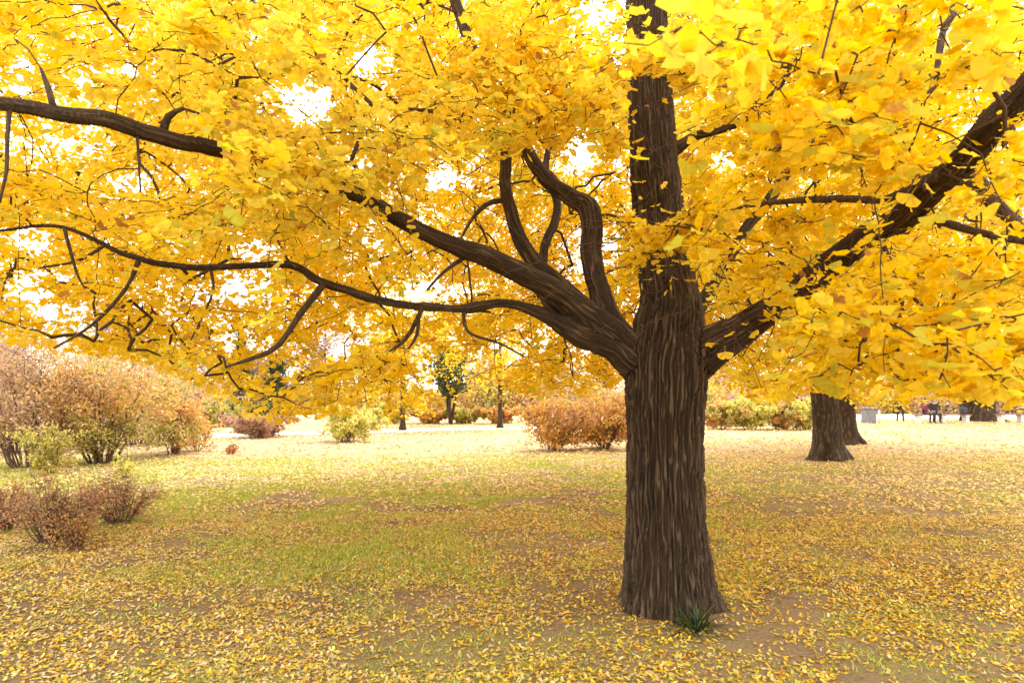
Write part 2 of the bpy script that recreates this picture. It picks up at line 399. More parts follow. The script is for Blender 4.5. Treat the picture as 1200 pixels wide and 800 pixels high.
BRANCH = {
 'r2': [(1105, 212, 3.42, 24), (1140, 213, 3.3, 20), (1172, 245, 3.2, 15), (1230, 300, 3.1, 7)],
 'r3': [(1112, 206, 3.38, 14), (1080, 212, 3.4, 11), (1040, 234, 3.5, 9), (980, 233, 3.6, 9), (920, 235, 3.7, 7), (870, 243, 3.8, 4)],
 'r4': [(1050, 256, 3.74, 10), (1095, 258, 3.5, 9), (1150, 272, 3.3, 9), (1215, 286, 3.1, 7)],
 'r6': [(757, -30, 5, 24), (900, -70, 4.4, 17), (1050, -70, 3.6, 13), (1114, 0, 3.2, 9), (1105, 40, 3.1, 8), (1096, 98, 3.0, 7), (1080, 112, 2.95, 3)],
 'b1': [(378, 332, 4.3, 9), (345, 380, 4.25, 7), (315, 412, 4.2, 6), (265, 430, 4.15, 3)],
 'b2': [(164, 302, 4.12, 6), (150, 335, 4.1, 4.5), (110, 380, 4.05, 4), (62, 408, 4.0, 2)],
 'b3': [(497, 358, 4.52, 6), (482, 388, 4.5, 5), (470, 404, 4.48, 4), (455, 413, 4.46, 2)],
 'b3b': [(490, 372, 4.5, 4), (488, 392, 4.45, 4), (478, 408, 4.4, 2)],
 'b4': [(75, 267, 4.0, 4.5), (84, 300, 3.98, 4), (92, 325, 3.96, 3), (100, 338, 3.95, 2)],
 'b5': [(12, 124, 2.57, 6), (10, 160, 2.57, 5), (8, 200, 2.56, 4), (0, 238, 2.55, 3)],
 'b6': [(246, 312, 4.18, 4), (250, 340, 4.16, 3), (235, 375, 4.14, 2.5), (222, 402, 4.12, 2)],
 'b7': [(543, 361, 4.6, 4), (548, 388, 4.62, 3.5), (585, 402, 4.66, 3), (615, 418, 4.7, 2)],
 'b8': [(122, 288, 4.06, 4), (90, 306, 4.05, 3.5), (45, 314, 4.03, 2)],
 'b9': [(62, 126, 2.7, 8), (55, 100, 2.7, 6), (48, 80, 2.68, 3)],
 'b10': [(190, 156, 3.08, 10), (196, 135, 3.05, 8), (215, 127, 3.0, 4)],
 'b11': [(160, 150, 2.98, 4), (162, 185, 2.97, 3), (165, 225, 2.96, 2)],
 'b12': [(340, 310, 4.25, 4), (330, 290, 4.24, 3), (320, 266, 4.22, 2)],
 'b13': [(592, 235, 5.05, 7), (570, 240, 5.0, 6), (550, 262, 4.95, 4), (535, 290, 4.9, 2)],
 'b14': [(560, 290, 4.5, 7), (520, 320, 4.45, 4), (500, 340, 4.4, 3)],
 'b15': [(1030, 275, 3.82, 6), (1055, 340, 3.6, 5), (1050, 378, 3.55, 4), (1000, 405, 3.5, 3)],
 'b16': [(1060, 340, 3.6, 5), (1090, 365, 3.5, 4), (1115, 382, 3.4, 2)],
}
SK = {k: catmull(chain(v), 0.05) for k, v in {**FUSED, **BRANCH}.items()}
for k, f in (('trunk', .985), ('l1', .92), ('r1', .93), ('r7', .85), ('l2', .93)): SK[k][:, 3] *= f
rj = np.random.default_rng(77)
for k, c in SK.items():                       # small kinks, so the limbs are not perfectly smooth
    if k == 'trunk': continue
    o_ = rj.random(3) * 50
    w = noise(c[:, :3] * 3.2 + o_)[:, None] * np.array([1, .4, -1]) + noise(c[:, :3] * 9 + o_)[:, None] * np.array([.35, .2, .35])
    c[:, :3] += w * np.minimum(0.035, c[:, 3:4] * 0.9)
tree = empty('ginkgo_tree', (TX, TY, 0))
tag(tree, 'big ginkgo with thick furrowed trunk forking low under its yellow crown, nearest of all', 'tree', 'ginkgo trees')
def local(o):  # the object's mesh is in world coordinates; keep it so under its parent Empty
    o.matrix_parent_inverse = Matrix.Translation(-o.parent.location)
    return o

bag = Bag()
for k in FUSED:
    bag.tube(SK[k][:, :3], SK[k][:, 3], 28 if k == 'trunk' else 16)
tmp = link('tmp', bag.mesh('tmp'))
rm = tmp.modifiers.new('r', 'REMESH'); rm.mode = 'VOXEL'; rm.voxel_size = 0.006
sm = tmp.modifiers.new('s', 'SMOOTH'); sm.iterations = 10; sm.factor = 0.5
dg = bpy.context.evaluated_depsgraph_get(); ev = tmp.evaluated_get(dg); me = ev.to_mesh()
nv = len(me.vertices); co = np.zeros(nv * 3); me.vertices.foreach_get('co', co); co = co.reshape(-1, 3)
nr = np.zeros(nv * 3); me.vertex_normals.foreach_get('vector', nr); nr = nr.reshape(-1, 3)
npoly = len(me.polygons); ll = np.zeros(npoly, int); me.polygons.foreach_get('loop_total', ll)
lv = np.zeros(len(me.loops), int); me.loops.foreach_get('vertex_index', lv)
assert (ll == 4).all(); quads = lv.reshape(-1, 4)
ev.to_mesh_clear(); bpy.data.objects.remove(tmp)

names = list(FUSED)
def frames(c):
    T = unit(np.gradient(c[:, :3], axis=0)); N_ = np.zeros_like(T)
    v = np.array([1.0, 0, 0]) if abs(T[0][0]) < .8 else np.array([0, 1.0, 0])
    for i_ in range(len(c)):
        v = v - T[i_] * T[i_].dot(v); v = v / np.linalg.norm(v); N_[i_] = v
    return T, N_, np.cross(T, N_)
def nearest(co, chains, block=8000):
    """nearest skeleton point: chain id, arc length, tangent, closest point (normalised by the local radius)"""
    A = np.vstack([c[:, :3] for c in chains]); R = np.concatenate([c[:, 3] for c in chains])
    FR = [frames(c) for c in chains]; T, N_, B_ = (np.vstack([f[k] for f in FR]) for k in range(3))
    S = np.concatenate([np.concatenate([[0], np.cumsum(np.linalg.norm(np.diff(c[:, :3], axis=0), axis=1))]) for c in chains])
    ID = np.concatenate([np.full(len(c), i) for i, c in enumerate(chains)])
    best = np.zeros(len(co), int)
    A2 = (A ** 2).sum(1)
    for b in range(0, len(co), block):
        c = co[b:b + block]
        d = np.sqrt(np.maximum((c ** 2).sum(1)[:, None] + A2[None] - 2 * c @ A.T, 0)) - R[None]
        cid_ = ID[d.argmin(1)]; pl = np.where(ID[None] == cid_[:, None], d + R[None], 1e9)
        best[b:b + block] = pl.argmin(1)
    t = T[best]; ds = ((co - A[best]) * t).sum(1)
    qq = co - A[best] - t * ds[:, None]
    return ID[best], S[best] + ds, np.stack([(qq * N_[best]).sum(1), (qq * B_[best]).sum(1)], -1), R[best]
tk = SK['trunk']
def outside(c):          # the part of a limb that has left the trunk
    j = np.abs(tk[:, 2][None] - c[:, 2][:, None]).argmin(1)
    m = np.linalg.norm(c[:, :2] - tk[j, :2], axis=1) > tk[j, 3] * .95; return c[m] if m.sum() > 3 else c
cid, s, ab, rr = nearest(co, [SK[k] if k == 'trunk' else outside(SK[k]) for k in names])
def bark_disp(ab, s, seed, nridge, along=1.0):
    """long interlacing ridges running with the limb; ab = position across it, s = distance along it"""
    th = np.arctan2(ab[:, 1], ab[:, 0]); off = seed * 7.31
    W = np.stack([ab[:, 0], ab[:, 1], s * .13 * along + off], -1)
    lo = np.stack([np.cos(th) * nridge * .06, np.sin(th) * nridge * .06, s * .9 * along + off], -1)
    hi_ = np.stack([np.cos(th) * nridge * .16, np.sin(th) * nridge * .16, s * 3.2 * along + off], -1)
    ph = nridge * th + 5.5 * noise(lo * 1.3) + 9.0 * noise(hi_) + 3.6 * noise(hi_ * 2.1 + 7)
    wave = 1 - np.abs(np.sin(ph * .5)) ** .8 * 1.55
    br_ = noise(np.stack([np.cos(th) * nridge * .2, np.sin(th) * nridge * .2, s * 5.5 * along + off + 9], -1))
    ridge = np.clip(wave + 1.15 * br_ - .05, -.6, 1)
    return ridge, noise(np.stack([ab[:, 0] * 70, ab[:, 1] * 70, s * 12 + off], -1)), W
nr_ = np.array([50, 22, 14, 14, 12, 9, 24, 10, 12])[cid]
ridge, fine, barkW = bark_disp(ab, s, cid, nr_)
amp = np.clip(rr * 0.075, 0.003, 0.019)
disp = (ridge - 0.55) * amp + fine * amp * 0.45 + noise(co * 3.1) * 0.02 * np.clip(rr * 5, 0, 1)
th = np.arctan2(co[:, 1] - TY, co[:, 0] - TX)
foot = np.clip(1 - co[:, 2] / 0.42, 0, 1) ** 2 * (cid == 0)
lobes = np.cos(th * 5 + 0.9) * 0.5 + 0.5 * np.cos(th * 3 - 0.5) + 0.6 * noise(np.stack([np.cos(th) * 2.2, np.sin(th) * 2.2, th * 0 + 0.4], -1))
disp += foot * (0.012 + 0.07 * lobes)
# knots and lumps where the limbs leave the trunk
disp += 0.03 * np.clip(noise(co * 5.2 + 3.3), 0, 1) * np.exp(-((co[:, 2] - 2.0) / 0.3) ** 2)
# the hollow where a limb was lost, right of the fork, with its callus rim
hole_d = np.hypot((co[:, 0] - P(833, 411, 4.72)[0]) * 1.9, co[:, 2] - P(833, 411, 4.72)[2]) / .045 + (co[:, 1] > 5.0) * 9
disp += -.06 * np.exp(-hole_d ** 4) + .012 * np.exp(-((hole_d - 1.7) / .5) ** 2)
co2 = co + nr * disp[:, None]
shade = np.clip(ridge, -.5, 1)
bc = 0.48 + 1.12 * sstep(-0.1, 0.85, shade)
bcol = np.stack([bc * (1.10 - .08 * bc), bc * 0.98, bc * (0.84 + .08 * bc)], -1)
lich = sstep(.12, .38, noise(co * 2.6 + 21))[:, None] * sstep(.0, .3, noise(co * 17 + 5))[:, None] * .55
bcol = bcol * (1 - lich) + bcol * np.array([1.25, 1.38, 1.2]) * lich
bcol *= (1 + .35 * noise(co * np.array([5, 5, 1.6]) + 13))[:, None]
moss = np.clip(1 - co[:, 2] / 0.5, 0, 1)[:, None] * (cid == 0)[:, None] * sstep(-0.2, .3, noise(co * 4 + 8))[:, None]
bcol = bcol * (1 - 0.45 * moss) + np.array([0.8, 0.92, 0.62]) * 0.45 * moss
qid = cid[quads[:, 0]]
for k, nm in enumerate(names):
    f = quads[qid == k]
    used, inv = np.unique(f, return_inverse=True)
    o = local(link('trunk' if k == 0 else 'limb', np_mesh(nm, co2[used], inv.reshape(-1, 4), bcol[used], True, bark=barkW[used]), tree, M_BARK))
for k in BRANCH:
    c = SK[k]
    V, q4, t3 = tube(c[:, :3], c[:, 3] * (1 + 0.25 * noise(c[:, :3] * 14 + 3.3)), 9)
    V = V + unit(V - np.vstack([np.repeat(c[:, :3], 9, 0), c[:1, :3], c[-1:, :3]]) + 1e-9) * (noise(V * 45)[:, None] * 0.0025)
    local(link('branch', np_mesh(k, V, [q4, t3], np.full((len(V), 3), 0.95), True, bark=V * [1, 1, 1]), tree, M_BARK))

# ------------------------------------------------------------------ growing twigs and leaves
def grow(nodes, radii, attract, r, step=0.13, lift=0.18, sag=0.0):
    """each attractor joins the nearest part of the skeleton by a curved branch; returns chains and node arrays"""
    cap = len(nodes) + len(attract) * 40
    Pn = np.zeros((cap, 3)); Pn[:len(nodes)] = nodes
    par = np.full(cap, -1); n_ = len(nodes); base = n_
    d0 = np.min(np.linalg.norm(attract[:, None, :] - nodes[None, ::6], axis=2), axis=1) if len(nodes) * len(attract) < 4e6 else \
        np.array([np.min(np.linalg.norm(nodes[::6] - a, axis=1)) for a in attract])
    chains = []
    for k in np.argsort(d0):
        a = attract[k]
        dd = Pn[:n_] - a
        j = int((dd ** 2).sum(1).argmin()); p0 = Pn[j]
        D = np.linalg.norm(a - p0)
        if D < 0.05: continue
        m_ = max(2, int(D / step) + 1)
        mid = (p0 + a) / 2 + r.normal(size=3) * D * 0.13 + np.array([0, 0, D * lift])
        tt = (np.arange(1, m_ + 1) / m_)[:, None]
        path = p0 * (1 - tt) ** 2 + 2 * mid * tt * (1 - tt) + a * tt ** 2
        path[:-1] += r.normal(size=(m_ - 1, 3)) * min(0.03, D * 0.03)
        idx = np.arange(n_, n_ + m_); Pn[idx] = path
        par[idx] = np.concatenate([[j], idx[:-1]]); n_ += m_
        chains.append(np.concatenate([[j], idx]))
    cnt = np.zeros(n_); tips = [c[-1] for c in chains]
    for tpp in tips: cnt[tpp] += 1
    for k in range(n_ - 1, base - 1, -1):
        if par[k] >= 0: cnt[par[k]] += cnt[k]
    return Pn[:n_], cnt, chains, base

def shelter(px, py, Y):
    """lower edge of the foliage as the photograph shows it"""
    xs = [-400, 0, 60, 130, 180, 220, 260, 300, 340, 400, 440, 480, 540, 570, 600, 640, 700, 735, 790, 830, 870, 905, 950, 1000, 1060, 1085, 1130, 1200, 1600]
    ys = [390, 398, 405, 412, 425, 440, 462, 485, 495, 480, 478, 488, 495, 470, 450, 460, 458, 440, 430, 447, 455, 470, 452, 466, 470, 460, 466, 472, 470]
    return np.interp(px, xs, ys)
GAPS = [(358, 122, 30, 24), (95, 85, 26, 16), (440, 75, 26, 22), (705, 12, 26, 24), (30, 95, 18, 22), (270, 335, 34, 16), (500, 345, 26, 16), (80, 365, 30, 13),
        (165, 80, 22, 12), (60, 175, 30, 14), (300, 290, 26, 10), (725, 60, 12, 24), (520, 210, 16, 12), (150, 215, 28, 12), (680, 180, 18, 14),
        (35, 280, 26, 12), (230, 345, 22, 12), (420, 190, 16, 10), (30, 340, 20, 12), (90, 15, 20, 8), (845, 185, 18, 12), (690, 300, 12, 25), (110, 385, 20, 8),
        (326, 440, 19, 17), (283, 398, 22, 11), (528, 438, 26, 30), (392, 402, 20, 14), (520, 392, 14, 8), (300, 470, 20, 8), (590, 420, 16, 10), (575, 462, 18, 12), (440, 398, 16, 10)]
def gapped(px, py, grow_=1.0):
    m = np.zeros(px.shape, bool)
    for cx, cy, rx, ry in GAPS:
        w = 1 + 0.5 * noise(np.stack([px / 14, py / 14, px * 0 + .5], -1))
        m |= ((px - cx) / (rx * grow_)) ** 2 + ((py - cy) / (ry * grow_)) ** 2 < w
    return m

def crown_points(N, r):
    out = []
    while sum(map(len, out)) < N:
        p = r.uniform((-1, -1, -1), (1, 1, 1), size=(6000, 3)); p = p[(p ** 2).sum(1) < 1]
        p = p * np.array([9.0, 8.6, 5.2]) + np.array([-0.2, 5.8, 4.3])
        px, py = proj(p); Yd = p[:, 1]
        dc = np.linalg.norm(p - np.array([0, 0, CH]), axis=1)
        inview = (Yd > 0.3) & (np.abs(px - 600) < 800)
        low = shelter(px, py, Yd)
        ok = np.where(inview, py < low - 8, p[:, 2] > 2.2)
        ok &= (p[:, 2] > 1.75) | (Yd > 7)
        ok &= (dc > 1.7)
        # open room in front of the fork and limbs
        ok &= ~((px > 470) & (px < 880) & (py > 150) & (Yd < 5.1) & inview)
        ok &= ~((px > 500) & (px < 900) & (Yd < 3.4) & (py > -50) & inview)
        ok &= ~((px < 480) & (py > 180) & (Yd < 3.9) & inview)
        ok &= ~((px < 480) & (Yd < 2.9) & (py > -80) & inview)
        ok &= ~((px > 780) & (px < 1000) & (py > 330) & (Yd < 4.8) & inview)
        ok &= ~((px > 1000) & (px < 1250) & (py > 400) & (Yd < 2.1) & inview)
        ok &= ~((Yd < 2.3) & inview & (px < 860))
        ok &= ~(gapped(px, py, 1.5) & inview)
        # thinner behind the left half, where the white sky sparkles through
        dens = np.where(inview & (px < 720), np.clip(0.8 + 0.9 * noise(p * 0.75 + 60), 0.2, 1), np.clip(0.8 + 0.8 * noise(p * 0.75 + 60), 0.3, 1))
        dens = np.where(inview, dens * np.where((px < 520) & (py > 150) & (py < 400), .85, 1), 0.10)
        dens = np.where(p[:, 2] > CH + 0.62 * np.maximum(Yd, 0) + 0.6, dens * 0.12, dens)
        ok &= r.random(len(p)) < dens
        out.append(p[ok])
    return np.vstack(out)[:N]

r1 = np.random.default_rng(21)
att = crown_points(5200, r1)
# sprays that hang in front of the trunk and other near ones, as in the photo
hand = [(775, 262, 3.5), (800, 285, 3.6), (765, 300, 3.6), (820, 250, 3.5), (850, 275, 3.5), (745, 275, 3.9), (800, 318, 3.7), (785, 205, 4.1), (770, 120, 4.3), (795, 80, 4.3), (760, 165, 4.3), (790, 60, 4.2),
        (900, 260, 3.2), (940, 290, 3.1), (880, 300, 3.4), (985, 350, 2.7), (930, 380, 3.4), (960, 400, 3.2), (1080, 400, 2.0), (1110, 390, 1.8), (1140, 425, 1.9),
        (1150, 380, 1.8), (1050, 440, 2.3), (1100, 455, 2.5), (1000, 430, 2.8), (1180, 430, 2.4), (1020, 180, 2.5), (1060, 190, 2.4), (1150, 180, 2.2), (1180, 250, 2.2), (900, 200, 3.0),
        (330, 495, 6.0), (300, 470, 5.2), (350, 475, 5.0), (280, 455, 4.8), (310, 445, 4.5), (240, 440, 4.4), (345, 455, 5.5), (380, 490, 6.5), (395, 470, 6.0), (430, 470, 7.0), (360, 440, 5.2), (260, 425, 4.4),
        (190, 415, 4.6), (210, 430, 5.0), (60, 395, 4.2), (110, 400, 4.5), (30, 385, 4.2), (150, 410, 4.8)]
def band(N, x0, x1, y0, y1, d0, d1):
    return [(r1.uniform(x0, x1), r1.uniform(y0, y1), r1.uniform(d0, d1)) for _ in range(N)]
hand += band(46, 250, 470, 120, 270, 3.0, 3.6) + band(95, 480, 725, 45, 172, 3.8, 4.9) + band(44, 730, 860, 245, 318, 3.2, 4.2) + band(38, 728, 850, 30, 100, 3.6, 4.5) + band(120, -20, 470, 240, 425, 4.3, 7.0) + band(50, -20, 300, 60, 260, 4.0, 7.0)
hand += band(26, 885, 985, 280, 400, 3.0, 4.0) + band(40, 850, 1190, 20, 200, 2.3, 3.4) + band(24, 1000, 1200, 330, 445, 2.2, 3.2) + band(40, 20, 470, -10, 110, 2.8, 3.8) + band(16, 0, 240, 190, 255, 3.2, 3.8)
hand += band(50, 0, 720, 330, 440, 6.0, 9.5) + band(40, 0, 560, 180, 330, 6.0, 9.5)
hand = [h for h in hand if not gapped(np.array(h[0]), np.array(h[1]), 1.3)]
att = np.vstack([att, [P(*h) for h in hand]])
sk_nodes = np.vstack([SK[k][(10 if k in FUSED and k != 'trunk' else 0):, :3] for k in SK if k != 'trunk'] + [SK['trunk'][SK['trunk'][:, 2] > 2.9][:, :3]])
Pn, cnt, chains, base = grow(sk_nodes, None, att, r1)
print('grown', len(Pn), len(chains))

# visible stretches of limbs: little foliage in front of them
VIS = {'trunk': 0.95, 'l1': 0.9, 'l2': 0.93, 'l3': 0.95, 'l4': 0.92, 'l5': 0.7, 'r1': 0.8, 'r2': .7, 'r3': .75, 'r4': .8, 'r5': .8, 'r6': .8, 'r7': .35,
       'b1': .92, 'b2': .85, 'b3': .8, 'b5': .85, 'b4': .7, 'b15': .8}
def in_front(p, r):
    px, py = proj(p); drop = np.zeros(len(p), bool)
    for k, v in VIS.items():
        c = SK[k]; cx, cy = proj(c[:, :3]); hw = c[:, 3] / c[:, 1] * F
        if k == 'l1':    # two hidden stretches
            keep = (cx < 255) | (cx > 470); 
        elif k == 'r1': keep = (cx < 900) | (cx > 940)
        elif k == 'trunk': keep = (cy > 328) | ((cy > 112) & (cy < 232)) | (cy < 22)
        elif k in ('l3', 'l4', 'l5'): keep = (cy > 185) | ((cy < 38) & (cy > -10) & (k == 'l3'))
        elif k == 'r6': keep = cy > 0
        else: keep = np.ones(len(cx), bool)
        keep &= (cx > -60) & (cx < 1260) & (cy > -40)
        cx, cy, hw, cY = cx[keep], cy[keep], hw[keep], c[keep, 1]
        if not len(cx): continue
        for b in range(0, len(p), 30000):
            sl = slice(b, b + 30000)
            d = np.hypot(px[sl, None] - cx, py[sl, None] - cy) - hw - 5
            j = d.argmin(1); dm = d[np.arange(len(j)), j]
            drop[sl] |= (dm < 0) & (p[sl, 1] < cY[j] + 0.05) & (r.random(len(j)) < np.where((k == 'r1') & (cx[j] < 892), .97, v))
    return drop

def spray_leaves(tip, dirn, r, n_nodes=13, per=5, L=(0.45, 0.85), size=(0.045, 0.078), droop=0.25):
    """leaf clusters on short spurs along a twig"""
    Ls = r.uniform(*L, size=len(tip))
    t = np.linspace(0.02, 1, n_nodes)[None, :, None]
    d = unit(dirn); k = Ls[:, None, None]
    sidew = unit(np.cross(d, np.array([0, 0, 1.0]))) * r.uniform(-.35, .35, size=(len(tip), 1))
    pts = tip[:, None] + d[:, None] * t * k + sidew[:, None] * (t ** 2) * k - np.array([0, 0, droop])[None, None] * (t ** 2) * k
    pts[:, 1:] += r.normal(size=pts[:, 1:].shape) * 0.008
    twigs = pts
    C = np.repeat(pts.reshape(-1, 3), per, 0)
    keep = r.random(len(C)) < 0.86
    C = C[keep]; m_ = len(C)
    fwd = unit(r.normal(size=(m_, 3)) * np.array([1, 1, .55]) + np.array([0, 0, -.12]))
    C = C + fwd * r.uniform(0.0, 0.03, size=(m_, 1))
    up = unit(np.array([0, 0, 1.0]) + r.normal(size=(m_, 3)) * 0.42)
    sz = r.uniform(*size, size=m_) * (0.9 + 0.35 * (r.random(m_) < .2))
    return C, fwd, up, sz, twigs

tips = np.array([Pn[c[-1]] for c in chains]); prev = np.array([Pn[c[-2]] for c in chains])
d_in = unit(tips - prev)
out_ = unit((tips - np.array([TX, TY, 0])) * np.array([1, 1, 0.0]))
dirs = unit(d_in * np.array([1, 1, .4]) + out_ * 0.6 + r1.normal(size=tips.shape) * np.array([.6, .6, .3]))
C, fw, up, sz, twigs = spray_leaves(tips, dirs, r1)
# and leaves on spurs along the thinner branches themselves
mid = np.array([Pn[j] for c in chains for j in c[1:-1] if cnt[j] < 8]); mid = mid[r1.random(len(mid)) < 0.75]
C2 = np.repeat(mid, 4, 0); m_ = len(C2)
f2 = unit(r1.normal(size=(m_, 3)) * np.array([1, 1, .6])); C2 = C2 + f2 * 0.02 + r1.normal(size=(m_, 3)) * 0.025
C = np.vstack([C, C2]); fw = np.vstack([fw, f2]); up = np.vstack([up, unit(np.array([0, 0, 1.]) + r1.normal(size=(m_, 3)) * .45)]); sz = np.concatenate([sz, r1.uniform(.045, .075, m_)])
def cull(C):
    px, py = proj(C); inv = (C[:, 1] > 0.2) & (np.abs(px - 600) < 780)
    bad = np.linalg.norm(C - np.array([0, 0, CH]), axis=1) < 1.35
    bad |= inv & (py + .025 / np.maximum(C[:, 1], .5) * F > shelter(px, py, C[:, 1]) + 9 + 12 * noise(np.stack([px / 22, C[:, 1] * 2, C[:, 1] * 0], -1)))
    bad |= inv & gapped(px, py) & (r1.random(len(C)) < np.where(px < 300, .55, .8))
    bad |= in_front(C, r1)
    return bad
bad = cull(C + fw * (sz * 0.6)[:, None])
C, fw, up, sz = C[~bad], fw[~bad], up[~bad], sz[~bad]
# underside leaves must not sit in the open room before the fork
px, py = proj(C)
bad = (px > 500) & (px < 735) & (py > 185) & (C[:, 1] < 4.6) | (px > 735) & (px < 835) & (py > 335) & (C[:, 1] < 5.2)
C, fw, up, sz = C[~bad], fw[~bad], up[~bad], sz[~bad]
colr = yellow(len(C), r1, C)
print('leaves', len(C))
dist = np.linalg.norm(C - np.array([0, 0, CH]), axis=1)
px, py = proj(C)
seen = (C[:, 1] > .3) & (px > -20) & (px < 1220) & (py > -20) & (py < 560)
order = np.argsort(np.where(seen, dist / sz, 1e9)); big = order[:300]
rest = np.ones(len(C), bool); rest[big] = False
hi = rest & seen & (dist < 3.8); lw = rest & ~hi & ((dist > 6.2) | ~seen); md = rest & ~hi & ~lw; sz = sz * np.where(dist > 6.2, 1.12, 1)
parts = [place(fan_hi(), C[hi], fw[hi], up[hi], sz[hi], colr[hi]), place(fan_mid(), C[md], fw[md], up[md], sz[md], colr[md]), place(fan_low(), C[lw], fw[lw], up[lw], sz[lw], colr[lw])]
V, T, Cc = join(parts)
print('main crown tris', len(T))
crown = local(link('crown', np_mesh('crown', V, T, Cc), tree, M_LEAF)); tag(crown, kind='stuff')
def leaf_variants(shape, cols, nm, mat, bend=0.12, seed=1):
    rv = np.random.default_rng(seed); out = []
    for k in range(len(cols)):
        V0, T0 = shape; V = V0.copy(); V[:, 2] += bend * rv.normal() * V[:, 0] ** 2 * 2 + bend * rv.normal() * (V[:, 1] ** 2) * .5 + rv.normal(size=len(V)) * .02
        V[:, :2] *= 1 + rv.normal(size=(len(V), 1)) * 0.03
        me = np_mesh(nm, V, T0, np.tile(cols[k], (len(V), 1))); me.materials.append(mat); out.append(me)
    return out
def leaf_obj(me, name, parent, pos, f, u_, s_):
    f = Vector(f).normalized(); sd = f.cross(Vector(u_)).normalized(); u2 = sd.cross(f)
    M = Matrix(((sd.x, f.x, u2.x), (sd.y, f.y, u2.y), (sd.z, f.z, u2.z))).to_4x4()
    o = bpy.data.objects.new(name, me); col.objects.link(o); o.parent = parent
    o.matrix_parent_inverse = Matrix.Translation(-parent.location)
    o.matrix_basis = Matrix.Translation(Vector(pos)) @ M @ Matrix.Scale(float(s_), 4); return o
LV = leaf_variants(fan_hi(), yellow(24, np.random.default_rng(8), greenish=0.2, brown=0.0), 'leaf', M_LEAF)
for k, j in enumerate(big):
    leaf_obj(LV[k % 24], 'leaf', tree, C[j], fw[j], up[j], sz[j])

# twigs
tb = Bag(); rad = 0.0021 * np.maximum(cnt, 1) ** 0.42
tp = Bag()
for c in chains:
    pts = Pn[c]; rr_ = np.maximum(rad[c], 0.0028); rr_[0] = min(rr_[0], rr_[1] * 1.2) if c[0] < base else rr_[0]
    rr_ = np.minimum(rr_, 0.011)
    pts = catmull(np.column_stack([pts, rr_]), 0.09)
    pr, pq = proj(pts[:, :3])
    low_ = np.where((pts[:, 1] > .3) & (pq > shelter(pr, pq, 0) - 4) & (np.abs(pr - 600) < 700))[0]
    if len(low_): pts = pts[:low_[0]].copy(); pts[:, 3] = np.minimum(pts[:, 3], np.linspace(.012, .002, len(pts)))
    if len(pts) < 2: continue
    (tb).tube(pts[:, :3], pts[:, 3], 5 if rr_.max() > 0.006 else 4, False)
dtw = np.linalg.norm(twigs[:, 6] - np.array([0, 0, CH]), axis=1)
for k in range(len(twigs)):
    w = twigs[k]; wx, wy = proj(w); low_ = np.where((w[:, 1] > .3) & (wy > shelter(wx, wy, 0) - 6) & (np.abs(wx - 600) < 700))[0]
    if len(low_): w = w[:low_[0]]
    if dtw[k] > 4.5: w = w[::2]
    if len(w) > 1: tp.tube(w, np.linspace(0.0030, 0.0014, len(w)), 3, False)
# spur shoots: short knobs on the nearer twigs
sel = np.where((dtw < 6.5))[0]
sp_ = twigs[sel][:, 1:-1].reshape(-1, 3); sp_ = sp_[r1.random(len(sp_)) < .5]; wx, wy = proj(sp_); sp_ = sp_[wy < shelter(wx, wy, 0) - 8]
dd = unit(r1.normal(size=sp_.shape)); 
for a, b in zip(sp_, dd): tp.tube(np.array([a, a + b * 0.018]), [0.0032, 0.0028], 3, False)
def drop_near(me_bag): return me_bag
o = local(link('side_branches', tb.mesh('side_branches', True, None), tree, M_TWIG)); tag(o, kind='stuff')
o = local(link('twigs', tp.mesh('twigs', True, None), tree, M_TWIG)); tag(o, kind='stuff')
for nm in ('side_branches', 'twigs'):
    me = bpy.data.meshes[nm]; a = me.color_attributes.new('Col', 'FLOAT_COLOR', 'POINT')
    a.data.foreach_set('color', np.ones(len(me.vertices) * 4, np.float32))

# ------------------------------------------------------------------ other ginkgos behind
def bark_tube_mesh(name, ch, sides, step, amp=0.02, foot=0.0, seed=0, freq=11, along=1.6):
    c = catmull(ch, step); V, q4, t3 = tube(c[:, :3], c[:, 3], sides)
    n_ = len(c); ctr = np.vstack([np.repeat(c[:, :3], sides, 0), c[:1, :3], c[-1:, :3]])
    q_ = V - ctr; TT, NN, BB = frames(c); NN = np.vstack([np.repeat(NN, sides, 0), NN[:1], NN[-1:]]); BB = np.vstack([np.repeat(BB, sides, 0), BB[:1], BB[-1:]]); S = np.concatenate([[0], np.cumsum(np.linalg.norm(np.diff(c[:, :3], axis=0), axis=1))])
    S = np.concatenate([np.repeat(S, sides), S[:1], S[-1:]])
    rg, fn, Wb = bark_disp(np.stack([(q_ * NN).sum(1), (q_ * BB).sum(1)], -1), S, np.full(len(V), seed * 1.0), 26 if sides > 30 else 9)
    d = (rg - .2) * amp + fn * amp * .25
    thh = np.arctan2(q_[:, 1], q_[:, 0])
    ft = np.clip(1 - V[:, 2] / 0.6, 0, 1) ** 2
    d += ft * foot * (0.4 + 0.6 * (np.cos(thh * 4 + seed) + .6 * np.cos(thh * 7 + seed * 2)))
    nrm = unit(q_ + 1e-9); d[-2:] = 0
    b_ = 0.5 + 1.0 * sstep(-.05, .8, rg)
    return np_mesh(name, V + nrm * d[:, None], [q4, t3], np.stack([b_, b_, b_ * .95], -1), True, bark=Wb)

